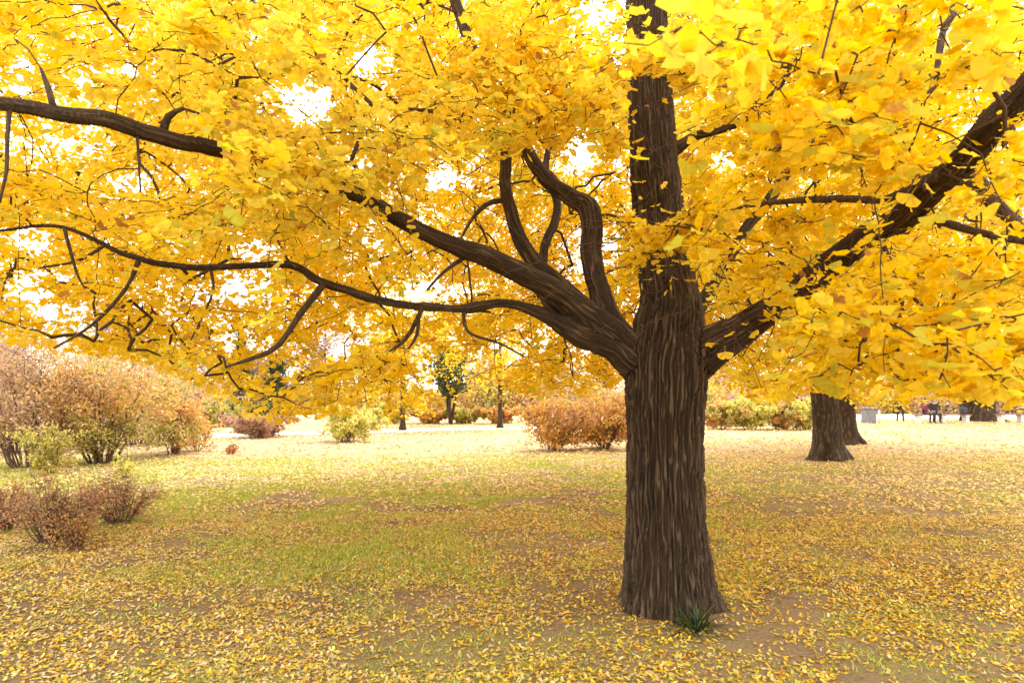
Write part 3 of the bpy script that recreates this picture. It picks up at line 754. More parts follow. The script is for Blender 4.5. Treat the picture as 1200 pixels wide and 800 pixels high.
def background_ginkgo(px, Y, w0, label, R, Hc, top, nleaf_sprays, seed, lean=0.0, low=None, size=(.08, .115), per=5, trunk_h=None, limbs=6, group='ginkgo trees', part_size=None, stems=1, greenish=.05):
    r = np.random.default_rng(seed)
    X0 = (px - 600) / F * Y
    t_ = empty('ginkgo_tree', (X0, Y, 0)); tag(t_, label, 'tree', group)
    r0 = w0 / 2 / F * Y
    ch = np.array([[X0, Y, -0.15, r0 * 1.45], [X0, Y, 0.05, r0 * 1.3], [X0 + lean * .1, Y, 0.35, r0 * 1.13], [X0 + lean * .3, Y, 1.0, r0], [X0 + lean * .6, Y, 2.0, r0 * .93],
                   [X0 + lean, Y, top * .5, r0 * .62], [X0 + lean * 1.1, Y, top * .92, r0 * .12]])
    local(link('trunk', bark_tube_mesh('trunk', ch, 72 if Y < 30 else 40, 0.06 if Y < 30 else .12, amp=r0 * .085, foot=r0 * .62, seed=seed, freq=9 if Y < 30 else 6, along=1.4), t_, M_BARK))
    for k in range(1, stems):
        a = k * 2.2; ch2 = ch.copy(); ch2[:, 0] += np.linspace(.35, 1.6, len(ch)) * r0 * 1.7 * math.cos(a) ; ch2[:, 1] += r0 * .6 * math.sin(a); ch2[:, 3] *= .75; ch2[:, 2] *= np.where(ch2[:, 2] > 0, .8, 1)
        local(link('trunk', bark_tube_mesh('trunk', ch2, 40, .12, amp=r0 * .06, foot=r0 * .3, seed=seed + k, freq=6), t_, M_BARK))
    nodes = [catmull(ch, .2)[:, :3]]; nodes[0] = nodes[0][nodes[0][:, 2] > min(1.9, low or 9) + .3]
    for k in range(limbs):
        a = 2 * math.pi * (k + r.random() * .6) / limbs; z0 = r.uniform(2.0, 3.2) if k < limbs * .7 else r.uniform(3.2, top * .5)
        L = R * r.uniform(.6, .85); zz = np.interp(z0, ch[:, 2], ch[:, 0])
        e = np.array([math.cos(a), math.sin(a), 0])
        p0 = np.array([zz, Y, z0])
        lc = np.array([[*p0, r0 * .36], [*(p0 + e * L * .35 + [0, 0, L * .25]), r0 * .26], [*(p0 + e * L * .7 + [0, 0, L * .4]), r0 * .16], [*(p0 + e * L + [0, 0, L * .45]), r0 * .06]])
        lcs = catmull(lc, .25); lcs[:, :3] += noise(lcs[:, :3] * 1.3 + seed)[:, None] * .25 * np.linspace(0, 1, len(lcs))[:, None]
        local(link('limb', bark_tube_mesh('limb', lcs, 10, .25, amp=.004, seed=seed), t_, M_BARK)); nodes.append(lcs[:, :3])
    p = r.normal(size=(nleaf_sprays * 4, 3)); p = unit(p) * (r.random((len(p), 1)) ** .42)
    p = p * np.array([R, R, (top - Hc) * .5 * 1.15]) + np.array([X0 + lean, Y, (top + Hc) / 2])
    qx, qy = proj(p); lim = np.interp(qx, [400, 560, 600, 830, 870, 905, 950, 1000, 1060, 1130, 1200], [480, 470, 452, 452, 455, 462, 455, 472, 476, 470, 475]) if low is None else low
    ok = (qy < lim - 4) & (p[:, 2] > 1.0) & (p[:, 1] > 8.5)
    ok &= r.random(len(p)) < np.clip(.6 + 1.3 * noise(p * .6 + seed), .05, 1)
    p = p[ok][:nleaf_sprays]
    Pn_, cn, chs, bs = grow(np.vstack(nodes), None, p, r, step=.45)
    tips_ = np.array([Pn_[c[-1]] for c in chs]); pv = np.array([Pn_[c[-2]] for c in chs])
    dr = unit(unit(tips_ - pv) + r.normal(size=tips_.shape) * np.array([.8, .8, .3]))
    C_, f_, u_, s_, tw = spray_leaves(tips_, dr, r, 9, per, (.6, 1.2), size, .3)
    C_ = C_ + r.normal(size=C_.shape) * .05
    qx, qy = proj(C_)
    lim = np.interp(qx, [400, 560, 600, 830, 870, 905, 950, 1000, 1060, 1130, 1200], [480, 470, 452, 455, 462, 474, 452, 474, 482, 474, 480]) if low is None else low
    ok = (qy < lim + 5 * noise(np.stack([qx / 9, qx * 0, qx * 0], -1)) * 2); C_, f_, u_, s_ = C_[ok], f_[ok], u_[ok], s_[ok]
    V, T, Cc = place(fan_mid() if Y < 12 else fan_low(), C_, f_, u_, s_, yellow(len(C_), r, C_, greenish, .01))
    o = local(link('crown', np_mesh('crown', V, T, Cc), t_, M_LEAF)); tag(o, kind='stuff')
    bg = Bag()
    for c in chs:
        rr_ = np.minimum(.004 * np.maximum(cn[c], 1) ** .45, .05); bg.tube(Pn_[c], rr_, 4, False)
    for w in tw[::2]: bg.tube(w[::2], np.linspace(.004, .002, len(w[::2])), 3, False)
    me = bg.mesh('twigs', True); a = me.color_attributes.new('Col', 'FLOAT_COLOR', 'POINT'); a.data.foreach_set('color', np.ones(len(me.vertices) * 4, np.float32))
    o = local(link('twigs', me, t_, M_TWIG)); tag(o, kind='stuff')
    print('bg tree', label[:30], len(C_))
    return t_
background_ginkgo(972, 16.2, 30, 'middle distance ginkgo with a leaning flared trunk, first behind the big one on the right', 5.6, 1.2, 10, 900, 31, lean=-.25)
background_ginkgo(991, 21.5, 23, 'ginkgo whose trunk shows just behind the flared leaning trunk', 5.2, 1.2, 10, 520, 32, lean=-.1, size=(.09, .13))
background_ginkgo(1152, 38.5, 25, 'thick many stemmed ginkgo trunk beyond the benches at the far right', 7.0, 2.6, 12, 480, 33, size=(.13, .19), stems=3)
background_ginkgo(1330, 17.0, 36, 'ginkgo outside the right edge whose yellow crown reaches into view', 6.0, 1.8, 10, 560, 34)
background_ginkgo(472, 29.0, 5.5, 'slender young ginkgo with a thin grey trunk left of the three stemmed evergreen', 2.3, 1.6, 6.5, 260, 35, low=494, size=(.10, .15), limbs=4)
background_ginkgo(586, 30.8, 5.0, 'slender young ginkgo with a thin trunk standing before the pale path', 2.6, 2.2, 7.0, 260, 36, low=466, size=(.10, .15), limbs=4)

# ------------------------------------------------------------------ shrubs and far trees
PAL = {
 'pink': [(.82, .54, .34), (.76, .46, .28), (.86, .62, .38), (.84, .54, .16), (.66, .44, .24)],
 'mix': [(.80, .46, .16), (.80, .60, .12), (.74, .38, .18), (.58, .52, .10), (.80, .56, .32), (.46, .42, .09)],
 'olive': [(.60, .52, .10), (.72, .60, .12), (.44, .40, .09), (.70, .46, .20), (.36, .34, .08)],
 'rust': [(.62, .30, .15), (.66, .35, .20), (.54, .28, .16), (.64, .44, .20), (.50, .34, .20)],
 'orange': [(.84, .46, .10), (.82, .56, .10), (.70, .34, .13), (.84, .60, .16), (.56, .28, .12)],
 'limey': [(.70, .62, .12), (.56, .54, .10), (.78, .68, .22), (.40, .42, .08), (.82, .70, .20)],
 'green': [(.05, .085, .03), (.075, .12, .04), (.04, .07, .025), (.12, .14, .05)],
 'conifer': [(.045, .075, .03), (.06, .10, .04), (.09, .125, .05), (.035, .06, .025)],
 'redhedge': [(.50, .27, .18), (.56, .33, .22), (.44, .26, .17), (.60, .40, .24)],
 'pale': [(.84, .54, .42), (.76, .48, .36), (.82, .60, .42), (.74, .46, .34)],
}
for k_, f_k in (('pink', .76), ('pale', .68), ('mix', .95), ('orange', .88), ('limey', 1.0)): PAL[k_] = [tuple(v * f_k for v in c_k) for c_k in PAL[k_]]
def shrub(px, base_py, wpx, top_py, pal, label, cat='shrub', name='shrub', nst=14, nl=5000, leaf=None, seed=0, bare=0.0, group=None, flat=0.75, Y=None, open_foot=0.10, dome=1.0, trunkish=0):
    r = np.random.default_rng(100 + seed)
    Y = Y or 1280.0 / (base_py - 460); X0 = (px - 600) / F * Y
    W = wpx / F * Y / 2; H = CH + (460 - top_py) / F * Y
    leaf = leaf or max(0.03, 3.3 / F * Y); nl = int(nl * (1.15 if leaf > .035 else 1.7))
    t_ = empty(name, (X0, Y, 0)); tag(t_, label, cat, group)
    st = Bag(); tips = []; zf = float(gh(np.array(X0), np.array(Y)))
    for k in range(nst):
        a = r.uniform(0, 2 * math.pi); rad_ = r.random() ** .5
        fx, fy = math.cos(a) * rad_ * .16 * W, math.sin(a) * rad_ * .16 * W
        ex, ey = math.cos(a) * rad_ * W * .92, math.sin(a) * rad_ * W * .8
        ez = H * (1 - .42 * rad_ ** 2.2 * dome) * r.uniform(.8, 1.0)
        ch = np.array([[X0 + fx, Y + fy, zf - .05], [X0 + fx + ex * .3, Y + fy + ey * .3, ez * .42], [X0 + ex * .68, Y + ey * .68, ez * .78], [X0 + ex, Y + ey, ez * .99]])
        ch = catmull(ch, H / 9); ch[1:] += r.normal(size=ch[1:].shape) * H * .012
        br = (0.005 + .005 * H) * (1.2 if trunkish == 0 else trunkish)
        st.tube(ch, np.linspace(br, br * .2, len(ch)), 5, False)
        for m in range(9):
            i0 = r.integers(int(len(ch) * .25), len(ch)); p0 = ch[i0]
            d = unit(r.normal(size=3) * np.array([1, 1, .4]) + np.array([ex, ey, 0]) / W * .7 + np.array([0, 0, .45]))
            L = H * r.uniform(.14, .34)
            tw = np.array([p0, p0 + d * L * .5 + r.normal(size=3) * L * .06, p0 + d * L + np.array([0, 0, -L * .08])])
            st.tube(tw, [br * .35, br * .22, br * .08], 3, False); tips.append(tw)
            for mm in range(3):
                q0 = tw[1] + (tw[2] - tw[1]) * r.random(); d2 = unit(d + r.normal(size=3) * .7)
                t2 = np.array([q0, q0 + d2 * L * .3, q0 + d2 * L * .55]); st.tube(t2, [br * .18, br * .12, br * .06], 3, False); tips.append(t2)
    me = st.mesh('branches', True); a = me.color_attributes.new('Col', 'FLOAT_COLOR', 'POINT'); a.data.foreach_set('color', np.ones(len(me.vertices) * 4, np.float32))
    o = local(link('branches', me, t_, M_STEM)); tag(o, kind='stuff')
    tips = np.array(tips); k = r.integers(0, len(tips), nl); u_ = r.random((nl, 1))
    pos = tips[k, 0] * (1 - u_) + tips[k, 2] * u_ + r.normal(size=(nl, 3)) * H * .035
    keep = pos[:, 2] > H * open_foot * r.random(nl); keep &= r.random(nl) < 1 - bare; pos = pos[keep]; nn = len(pos)
    f_ = unit(r.normal(size=(nn, 3))); up_ = unit(r.normal(size=(nn, 3)) + np.array([0, 0, .8]))
    cl = np.array(PAL[pal])
    ci = np.clip((noise(pos * 1.6 / max(H, .5) * 1.5 + seed) * 2.2 + .5 + r.normal(size=nn) * .3) * len(cl), 0, len(cl) - 1).astype(int)
    cc = cl[ci] * r.uniform(.75, 1.15, size=(nn, 1))
    V, T, Cc = place(quadleaf(), pos, f_, up_, r.uniform(.7, 1.3, nn) * leaf, np.clip(cc, 0, .9))
    o = local(link('foliage', np_mesh('foliage', V, T, Cc), t_, M_SHRUB)); tag(o, kind='stuff')
    return t_
GL = 'autumn shrubs at the left edge'
shrub(30, 548, 150, 395, 'pink', 'tall pinkish brown shrub at the left edge with dark stems', nl=9000, seed=1, nst=18, group=GL)
shrub(120, 542, 150, 405, 'mix', 'broad orange and yellow shrub beside the pinkish one on the left', nl=13000, seed=2, nst=22, group=GL, trunkish=1.4)
shrub(205, 532, 84, 440, 'mix', 'rounded brown shrub at the right end of the left shrub group', nl=6000, seed=3, nst=16, group=GL)
shrub(232, 528, 40, 478, 'orange', 'small low orange shrub at the foot of the left group beside the open lawn', nl=1500, seed=4, nst=8, group=GL)
shrub(20, 530, 130, 372, 'pale', 'tall pale pink shrub at the back left corner behind the others', nl=8000, seed=5, nst=18, group=GL)
shrub(160, 521, 170, 405, 'pale', 'wide pale pink shrub rising behind the orange and yellow one', nl=10000, seed=6, nst=22, group=GL)
shrub(60, 556, 60, 500, 'olive', 'short olive yellow shrub below the tall pinkish one', nl=2200, seed=7, nst=10, group=GL)
GF = 'low rusty shrubs in the left foreground'
shrub(62, 636, 118, 560, 'rust', 'low rusty red shrub with bare twigs, nearest of the left foreground', nl=2600, leaf=.026, seed=8, nst=34, bare=.1, group=GF)
shrub(140, 614, 92, 556, 'rust', 'low rust brown shrub with wispy twigs behind the nearest red one', nl=2000, leaf=.028, seed=9, nst=28, bare=.15, group=GF)
shrub(8, 622, 70, 565, 'rust', 'low rusty shrub cut off by the left edge of the picture', nl=1500, leaf=.028, seed=10, nst=20, group=GF)
shrub(88, 644, 66, 600, 'orange', 'small yellowish tuft shrub in front of the rusty shrubs', nl=700, leaf=.024, seed=11, nst=22, group=GF)
shrub(146, 560, 16, 535, 'limey', 'tiny bright yellow green sapling among the dry left shrubs', nl=260, seed=12, nst=6)
shrub(404, 518, 92, 474, 'limey', 'round yellow green bush with dark stems on the lawn left of the path', nl=5200, seed=13, nst=20)
shrub(305, 513, 112, 488, 'redhedge', 'long low dark red clipped bush before the path on the left', nl=5000, seed=14, nst=26, dome=.25, open_foot=.1)
shrub(272, 532, 14, 520, 'rust', 'tiny dry brown tuft alone on the lawn', nl=220, seed=15, nst=10)
shrub(648, 528, 84, 466, 'orange', 'orange brown round shrub left of the big trunk', nl=6500, seed=16, nst=22, group='orange shrubs beside the big trunk', trunkish=1.2)
shrub(707, 527, 78, 464, 'orange', 'orange brown shrub touching the left side of the big trunk', nl=6000, seed=17, nst=20, group='orange shrubs beside the big trunk', trunkish=1.2)
for k, (x, w, tpp, pal, lb) in enumerate([(846, 52, 472, 'mix', 'yellow bush at the left end of the far row right of the big trunk'), (880, 56, 468, 'limey', 'second yellow bush of the far row, yellow green and rounded'),
        (915, 54, 471, 'mix', 'third yellow bush of the far row, slightly lower'), (945, 46, 474, 'limey', 'last yellow bush of the far row beside the flared trunk')]):
    shrub(x, 503, w * 1.25, tpp - 2, pal, lb, nl=4600, seed=20 + k, nst=14, group='row of yellow bushes', open_foot=.1, dome=.7)
for k, (x, w, tpp, pal, lb) in enumerate([(505, 36, 484, 'orange', 'low orange hedge piece beyond the path below the evergreen'), (545, 44, 482, 'olive', 'low olive hedge piece beyond the path right of the evergreen stems'),
        (590, 50, 481, 'orange', 'low orange hedge piece beyond the path behind the slender tree'), (455, 46, 478, 'limey', 'low lime hedge piece beyond the path left of the evergreen')]):
    shrub(x, 496, w * 1.35, tpp - 2, pal, lb, nl=5200, seed=30 + k, nst=14, group='hedge beyond the path', open_foot=.05, dome=.4)
GD = 'dark evergreen bushes behind the benches'
for k, (x, w, tpp, lb) in enumerate([(1046, 60, 468, 'dark green bush behind the standing person'), (1095, 66, 464, 'dark green bush behind the seated pair'), (1128, 44, 462, 'dark green bush left of the far thick trunk'), (1188, 60, 464, 'dark green bush right of the far thick trunk'), (920, 70, 452, 'dark green bush behind the row of yellow bushes')]):
    shrub(x, 484, w, tpp, 'green', lb, nl=3000, seed=40 + k, nst=12, group=GD, open_foot=.0, dome=.5)
shrub(300, 497, 90, 472, 'green', 'dark green bush behind the long low red bush', nl=5000, seed=47, nst=14, dome=.5)
shrub(262, 500, 60, 462, 'olive', 'olive green bush behind the left end of the path', nl=3500, seed=46, nst=14)

def far_tree(px, base_py, wpx, top_py, low_py, pal, label, seed, nl=6000, stems=1, w0=6, name='tree', leaf=None, cat='tree', group=None, cone=False, Y=None):
    r = np.random.default_rng(300 + seed); Y = Y or 1280. / (base_py - 460); X0 = (px - 600) / F * Y
    W = wpx / F * Y / 2; z1 = CH + (460 - top_py) / F * Y; z0 = max(.4, CH + (460 - low_py) / F * Y)
    t_ = empty(name, (X0, Y, 0)); tag(t_, label, cat, group); r0 = w0 / F * Y / 2
    tips = []
    for k in range(stems):
        a = 2 * math.pi * k / stems + .4; sp = W * (.45 if stems > 1 else .06)
        ch = np.array([[X0, Y, -.1, r0], [X0 + math.cos(a) * sp * .3, Y + math.sin(a) * sp * .3, z0 * .6, r0 * .85], [X0 + math.cos(a) * sp * .8, Y + math.sin(a) * sp * .8, (z0 + z1) / 2, r0 * .6], [X0 + math.cos(a) * sp, Y + math.sin(a) * sp, z1 * .95, r0 * .15]])
        local(link('trunk', bark_tube_mesh('trunk', ch, 12, .3, amp=.006, seed=seed), t_, M_BARK))
        c = catmull(ch, .3)
        c = c[c[:, 2] > z0 * .8]
        for m in range(110 // stems):
            j = r.integers(0, len(c)); p0 = c[j, :3]; f = (p0[2] - z0) / max(z1 - z0, .1)
            wd = W * ((1.05 - f) if cone else math.sqrt(max(0.05, 1 - (2 * f - .9) ** 2 * .9)))
            a2 = r.uniform(0, 6.28); L = wd * r.uniform(.5, 1)
            e = np.array([math.cos(a2), math.sin(a2), (-.1 if cone else r.uniform(.0, .5))]); p2 = p0 + e * L
            tips.append(np.array([p0, (p0 + p2) / 2 + [0, 0, L * .08], p2]))
    bgc = Bag()
    for t in tips: bgc.tube(t, [r0 * .22, r0 * .14, r0 * .06], 4, False)
    me = bgc.mesh('branches', True); a = me.color_attributes.new('Col', 'FLOAT_COLOR', 'POINT'); a.data.foreach_set('color', np.ones(len(me.vertices) * 4, np.float32))
    o = local(link('branches', me, t_, M_STEM)); tag(o, kind='stuff')
    tips = np.array(tips); k = r.integers(0, len(tips), nl); u_ = r.random((nl, 1)) ** .7
    pos = tips[k, 0] * (1 - u_) + tips[k, 2] * u_ + r.normal(size=(nl, 3)) * W * .09
    pos = pos[pos[:, 2] > z0 * .9]; nn = len(pos); cl = np.array(PAL[pal]); lf = leaf or 2.4 / F * Y
    cc = cl[r.integers(0, len(cl), nn)] * r.uniform(.75, 1.2, size=(nn, 1))
    V, T, Cc = place(quadleaf(), pos, unit(r.normal(size=(nn, 3))), unit(r.normal(size=(nn, 3)) + [0, 0, .8]), r.uniform(.7, 1.4, nn) * lf, np.clip(cc, 0, .9))
    o = local(link('crown', np_mesh('crown', V, T, Cc), t_, M_SHRUB)); tag(o, kind='stuff'); return t_
far_tree(528, 497, 62, 410, 462, 'green', 'small dark evergreen tree on three thin stems beyond the path', 1, 5000, stems=3, w0=4, leaf=.13)
far_tree(322, 490, 40, 415, 478, 'conifer', 'dark green pine seen through the yellow leaves on the left', 2, 5000, name='pine_tree', cone=False)
far_tree(282, 486, 46, 385, 470, 'conifer', 'taller blue green pine further left behind the leaves', 3, 5000, name='pine_tree', cone=True)
far_tree(515, 480, 50, 365, 440, 'conifer', 'grey green pine crown far behind the three stemmed evergreen', 4, 4000, name='pine_tree')
GP = 'far pink autumn trees'
for k, (x, w, tpp, lo, lb) in enumerate([(378, 110, 370, 470, 'bare pinkish tree far behind the round yellow green bush'), (445, 80, 392, 470, 'low pink tree behind the slender left ginkgo'), (225, 110, 385, 480, 'pink tree behind the left end of the shrub group'),
        (640, 90, 425, 480, 'pinkish tree far behind the orange shrub'), (580, 80, 415, 478, 'pale pink tree behind the slender tree at the path'), (120, 130, 360, 480, 'pink tree above the left shrubs'), (0, 120, 350, 480, 'pink tree at the far left edge above the shrubs'), (300, 90, 420, 478, 'pink bare tree between the pines')]):
    far_tree(x, 483 + (k % 3), w, tpp, lo, 'pale', lb, 10 + k, 7500, group=GP, w0=5)
for k, (x, w, tpp, lb) in enumerate([(700, 130, 425, 'dark tree mass directly behind the fork of the big ginkgo'), (845, 90, 440, 'brownish tree just right of the big trunk in the distance'), (985, 110, 420, 'olive tree behind the two nearer trunks'), (1070, 110, 425, 'olive tree far behind the standing person'), (1200, 120, 420, 'olive tree at the far right edge')]):
    far_tree(x, 478, w, tpp, 474, ('mix', 'pink', 'olive', 'olive', 'green')[k], lb, 20 + k, 5000, group='far mixed trees', w0=6)

rb = np.random.default_rng(71)
nT = 110000; xT = rb.uniform(-52, 56, nT); yT = rb.uniform(50, 56, nT)
hT = 2.4 + 1.6 * noise2(xT, xT * 0, .22, 5) + .9 * noise2(xT, xT * 0, .7, 6)
zT = hT * rb.random(nT) ** .8 * np.sqrt(np.clip(1 - ((yT - 53) / 3.4) ** 2, .05, 1))
pT = np.stack([xT, yT, zT], -1); palT = np.array(PAL['mix'] + PAL['pale'] + PAL['orange'] + PAL['olive'])
cT = palT[np.clip(((noise2(xT, yT, .25, 8) * 1.3 + .5) * len(palT) + rb.normal(size=nT) * 2), 0, len(palT) - 1).astype(int)] * rb.uniform(.75, 1.1, (nT, 1))
V, T, Cc = place(quadleaf(), pT, unit(rb.normal(size=(nT, 3))), unit(rb.normal(size=(nT, 3)) + [0, 0, .8]), rb.uniform(.16, .30, nT), cT)
tag(link('distant_thicket', np_mesh('distant_thicket', V, T, Cc), mat=M_SHRUB), 'far-off tangled thicket of tan and pinkish autumn shrubs along the back of the park', 'thicket', kind='stuff')
# ------------------------------------------------------------------ far buildings
M_WALL = plain('pale_render', (0.72, 0.70, 0.72), .9, 3, .08); M_ROOF = plain('grey_roof', (.30, .29, .31), .8, 5, .15)
M_GLASS = plain('window_glass', (.20, .24, .30), .15, 2, .1, 0.0); M_FRAME = plain('window_frame', (.62, .62, .64), .6, 9, .05)
def building(px0, px1, Y, top_py, rows, cols, label):
    x0, x1 = (px0 - 600) / F * Y, (px1 - 600) / F * Y; H = CH + (460 - top_py) / F * Y
    t_ = empty('building', ((x0 + x1) / 2, Y, 0)); tag(t_, label, 'building')
    b = Bag(); b.box(x0, x1, Y, Y + 8, -.1, H); local(link('wall', b.mesh('wall'), t_, M_WALL))
    b = Bag(); b.box(x0 - .4, x1 + .4, Y - .4, Y + 8.4, H + .003, H + .35, .05); local(link('roof', b.mesh('roof'), t_, M_ROOF))
    cw = (x1 - x0) / cols; rh = H / rows; fm = pm = None
    for i_ in range(cols):
        for j_ in range(rows):
            cx, cz = x0 + cw * (i_ + .5), rh * (j_ + .55); ww, hh = cw * .30, rh * .27
            if fm is None:
                f = Bag(); e = .07
                for (a0, a1, c0, c1) in ((-ww - e, ww + e, hh, hh + e), (-ww - e, ww + e, -hh - e, -hh), (-ww - e, -ww, -hh, hh), (ww, ww + e, -hh, hh), (-.03, .03, -hh, hh)):
                    f.box(a0, a1, -.09, .04, c0, c1)
                fm = f.mesh('window'); fm.materials.append(M_FRAME)
                f = Bag(); f.box(-ww, ww, -.03, .02, -hh, hh); pm = f.mesh('pane'); pm.materials.append(M_GLASS)
            o = bpy.data.objects.new('window', fm); col.objects.link(o); o.parent = t_; o.location = (cx - t_.location.x, 0, cz)
            p_ = bpy.data.objects.new('pane', pm); col.objects.link(p_); p_.parent = o
building(545, 632, 66, 436, 2, 7, 'pale lavender low building far behind the path and slender tree')
building(820, 960, 70, 444, 2, 9, 'white low building far behind the row of yellow bushes')
building(268, 372, 72, 452, 1, 6, 'white single storey building glimpsed far behind the left pines')

# ------------------------------------------------------------------ benches, post, people
M_WOOD = plain('red_brown_wood', (.16, .075, .045), .6, 14, .3); M_STONE = plain('pale_stone', (.60, .57, .54), .85, 12, .12); M_GREY = plain('grey_stone', (.17, .17, .185), .85, 12, .15)
def bench(px, py, length, label):
    Y = 1280. / (py - 460); X0 = (px - 600) / F * Y
    t_ = empty('bench', (X0, Y, 0)); tag(t_, label, 'bench', 'park benches')
    sl = Bag(); sl.box(-length / 2, length / 2, -.055, .055, -.03, .03, .012); sm_ = sl.mesh('slat'); sm_.materials.append(M_WOOD)
    for k in range(3):
        o = bpy.data.objects.new('slat', sm_); col.objects.link(o); o.parent = t_; o.location = (0, -.13 + .13 * k, .44)
    lg = Bag(); lg.box(-.09, .09, -.18, .18, -.03, .34, .02); lg.box(-.13, .13, -.2, .2, .343, .407, .015)
    lm = lg.mesh('leg'); lm.materials.append(M_STONE)
    for sx in (-1, 0, 1):
        o = bpy.data.objects.new('leg', lm); col.objects.link(o); o.parent = t_; o.location = (sx * (length / 2 - .25), 0, 0)
    return t_
bench(1104, 495.5, 3.0, 'red brown bench on pale stone legs under the seated pair')
bench(1196, 495, 2.6, 'red brown bench on pale stone legs right of the far thick trunk')
Yp = 36.0; Xp = (1018 - 600) / F * Yp
t_ = empty('stone_post', (Xp, Yp, 0)); tag(t_, 'square grey stone post standing beyond the twin trunks', 'stone post')
b = Bag(); b.box(-.27, .27, -.27, .27, -.05, .72, .02); o = link('shaft', b.mesh('shaft'), t_, M_GREY)
b = Bag(); b.box(-.32, .32, -.32, .32, .723, .84, .03); o = link('cap', b.mesh('cap'), t_, M_GREY)
Xp = (1030 - 600) / F * 37
b = Bag(); b.tube(np.array([[0, 0, -.05], [0, 0, .3], [0, 0, .62], [0, 0, .66]]), [.06, .055, .05, .03], 14); o = link('bollard', b.mesh('bollard', True), None, M_STONE)
o.location = (Xp, 37, 0); tag(o, 'short white bollard beside the grey stone post', 'bollard')
b = Bag(); b.box(-.17, .17, -.12, .12, 0, .36, .05); bb = Bag(); bb.box(-.12, .12, -.17, -.123, .05, .2, .02)
M_BAG = plain('dark_bag', (.03, .035, .05), .7, 20, .2)
t_ = empty('bag', ((1129 - 600) / F * 36.05, 36.05, .472)); tag(t_, 'small dark bag standing on the bench end', 'bag')
link('body', b.mesh('body'), t_, M_BAG); link('pocket', bb.mesh('pocket'), t_, M_BAG)
hs_ = np.array([[-.07, 0, .35], [-.05, 0, .42], [.05, 0, .42], [.07, 0, .35]]); b = Bag(); b.tube(hs_, .012, 6); link('handle', b.mesh('handle', True), t_, M_BAG)

M_SKIN = plain('skin', (.45, .27, .19), .6, 10, .05); M_BLACK = plain('black_cloth', (.018, .018, .022), .85, 30, .3); M_NAVY = plain('navy_cloth', (.03, .035, .06), .85, 30, .3)
M_MAR = plain('dark_red_cloth', (.14, .03, .05), .85, 30, .3); M_HAIR = plain('black_hair', (.012, .010, .009), .5, 40, .3)
def person(loc, rz, J, E, topm, legm, label, hair_long=False):
    """one continuous skinned body from joints {name: (x,y,z,r)}"""
    nm = list(J); me = bpy.data.meshes.new('body')
    me.from_pydata([J[k][:3] for k in nm], [(nm.index(a), nm.index(b)) for a, b in E], [])
    o = bpy.data.objects.new('tmp', me); col.objects.link(o)
    sk = o.modifiers.new('s', 'SKIN'); sk.use_smooth_shade = True
    if not me.skin_vertices: me.skin_vertices.new()
    for k, sv in zip(nm, me.skin_vertices[0].data): sv.radius = (J[k][3], J[k][3] * (J[k][4] if len(J[k]) > 4 else 1)); sv.use_root = k == 'pelvis'
    sb = o.modifiers.new('d', 'SUBSURF'); sb.levels = 2; sb.render_levels = 2
    dg = bpy.context.evaluated_depsgraph_get(); m2 = bpy.data.meshes.new_from_object(o.evaluated_get(dg)); bpy.data.objects.remove(o)
    m2.materials.clear()
    for mm in (topm, legm, M_SKIN, M_HAIR): m2.materials.append(mm)
    KP = np.array([J[k][:3] for k in nm])
    reg = {'head': 2, 'neck': 2, 'brow': 2, 'hand': 2, 'finger': 2, 'thumb': 2, 'hip': 1, 'knee': 1, 'ankle': 1, 'toe': 3}
    for f in m2.polygons:
        k = nm[int(((KP - np.array(f.center)) ** 2).sum(1).argmin())].split('_')[0]
        f.material_index = reg.get(k, 0); f.use_smooth = True
    t_ = empty('person', loc); t_.rotation_euler = (0, 0, rz); tag(t_, label, 'person', 'people by the benches')
    b = bpy.data.objects.new('body', m2); col.objects.link(b); b.parent = t_
    hd = np.array(J['brow'][:3]); V, q4, t3 = tube(hd + np.array([[0, .02, -.16 if hair_long else -.05], [0, .025, -.02], [0, .02, .06], [0, .01, .115], [0, .005, .135]]), [.07, .105, .105, .075, .02], 12)
    V[:, 1] = np.where(V[:, 1] < hd[1] - .02, np.where(V[:, 2] < hd[2] + .03, hd[1] + .0, V[:, 1]), V[:, 1])
    link('hair', np_mesh('hair', V, [q4, t3], None, True), t_, M_HAIR)
    fc = np.array(J['head'][:3]); V, q4, t3 = tube(fc + np.array([[0, -.085, .03], [0, -.10, .0], [0, -.12, -.015], [0, -.09, -.03]]), [.008, .014, .016, .006], 6)
    link('nose', np_mesh('nose', V, [q4, t3], None, True), t_, M_SKIN)
    return t_
def hand(J, E, s, wx, wy, wz, dx, dy, dz, w='hand'):
    J[f'hand_{s}'] = (wx + dx * .07, wy + dy * .07, wz + dz * .07, .032)
    E.append((f'wrist_{s}', f'hand_{s}'))
    for k in range(4):
        o_ = (k - 1.5) * .02; J[f'finger_{s}{k}'] = (wx + dx * .15 + o_ * abs(dz), wy + dy * .15 + o_ * .6, wz + dz * (.15 - .012 * abs(k - 1)), .009); E.append((f'hand_{s}', f'finger_{s}{k}'))
    J[f'thumb_{s}'] = (wx + dx * .08 + .0, wy + dy * .08 - .05, wz + dz * .08, .011); E.append((f'hand_{s}', f'thumb_{s}'))
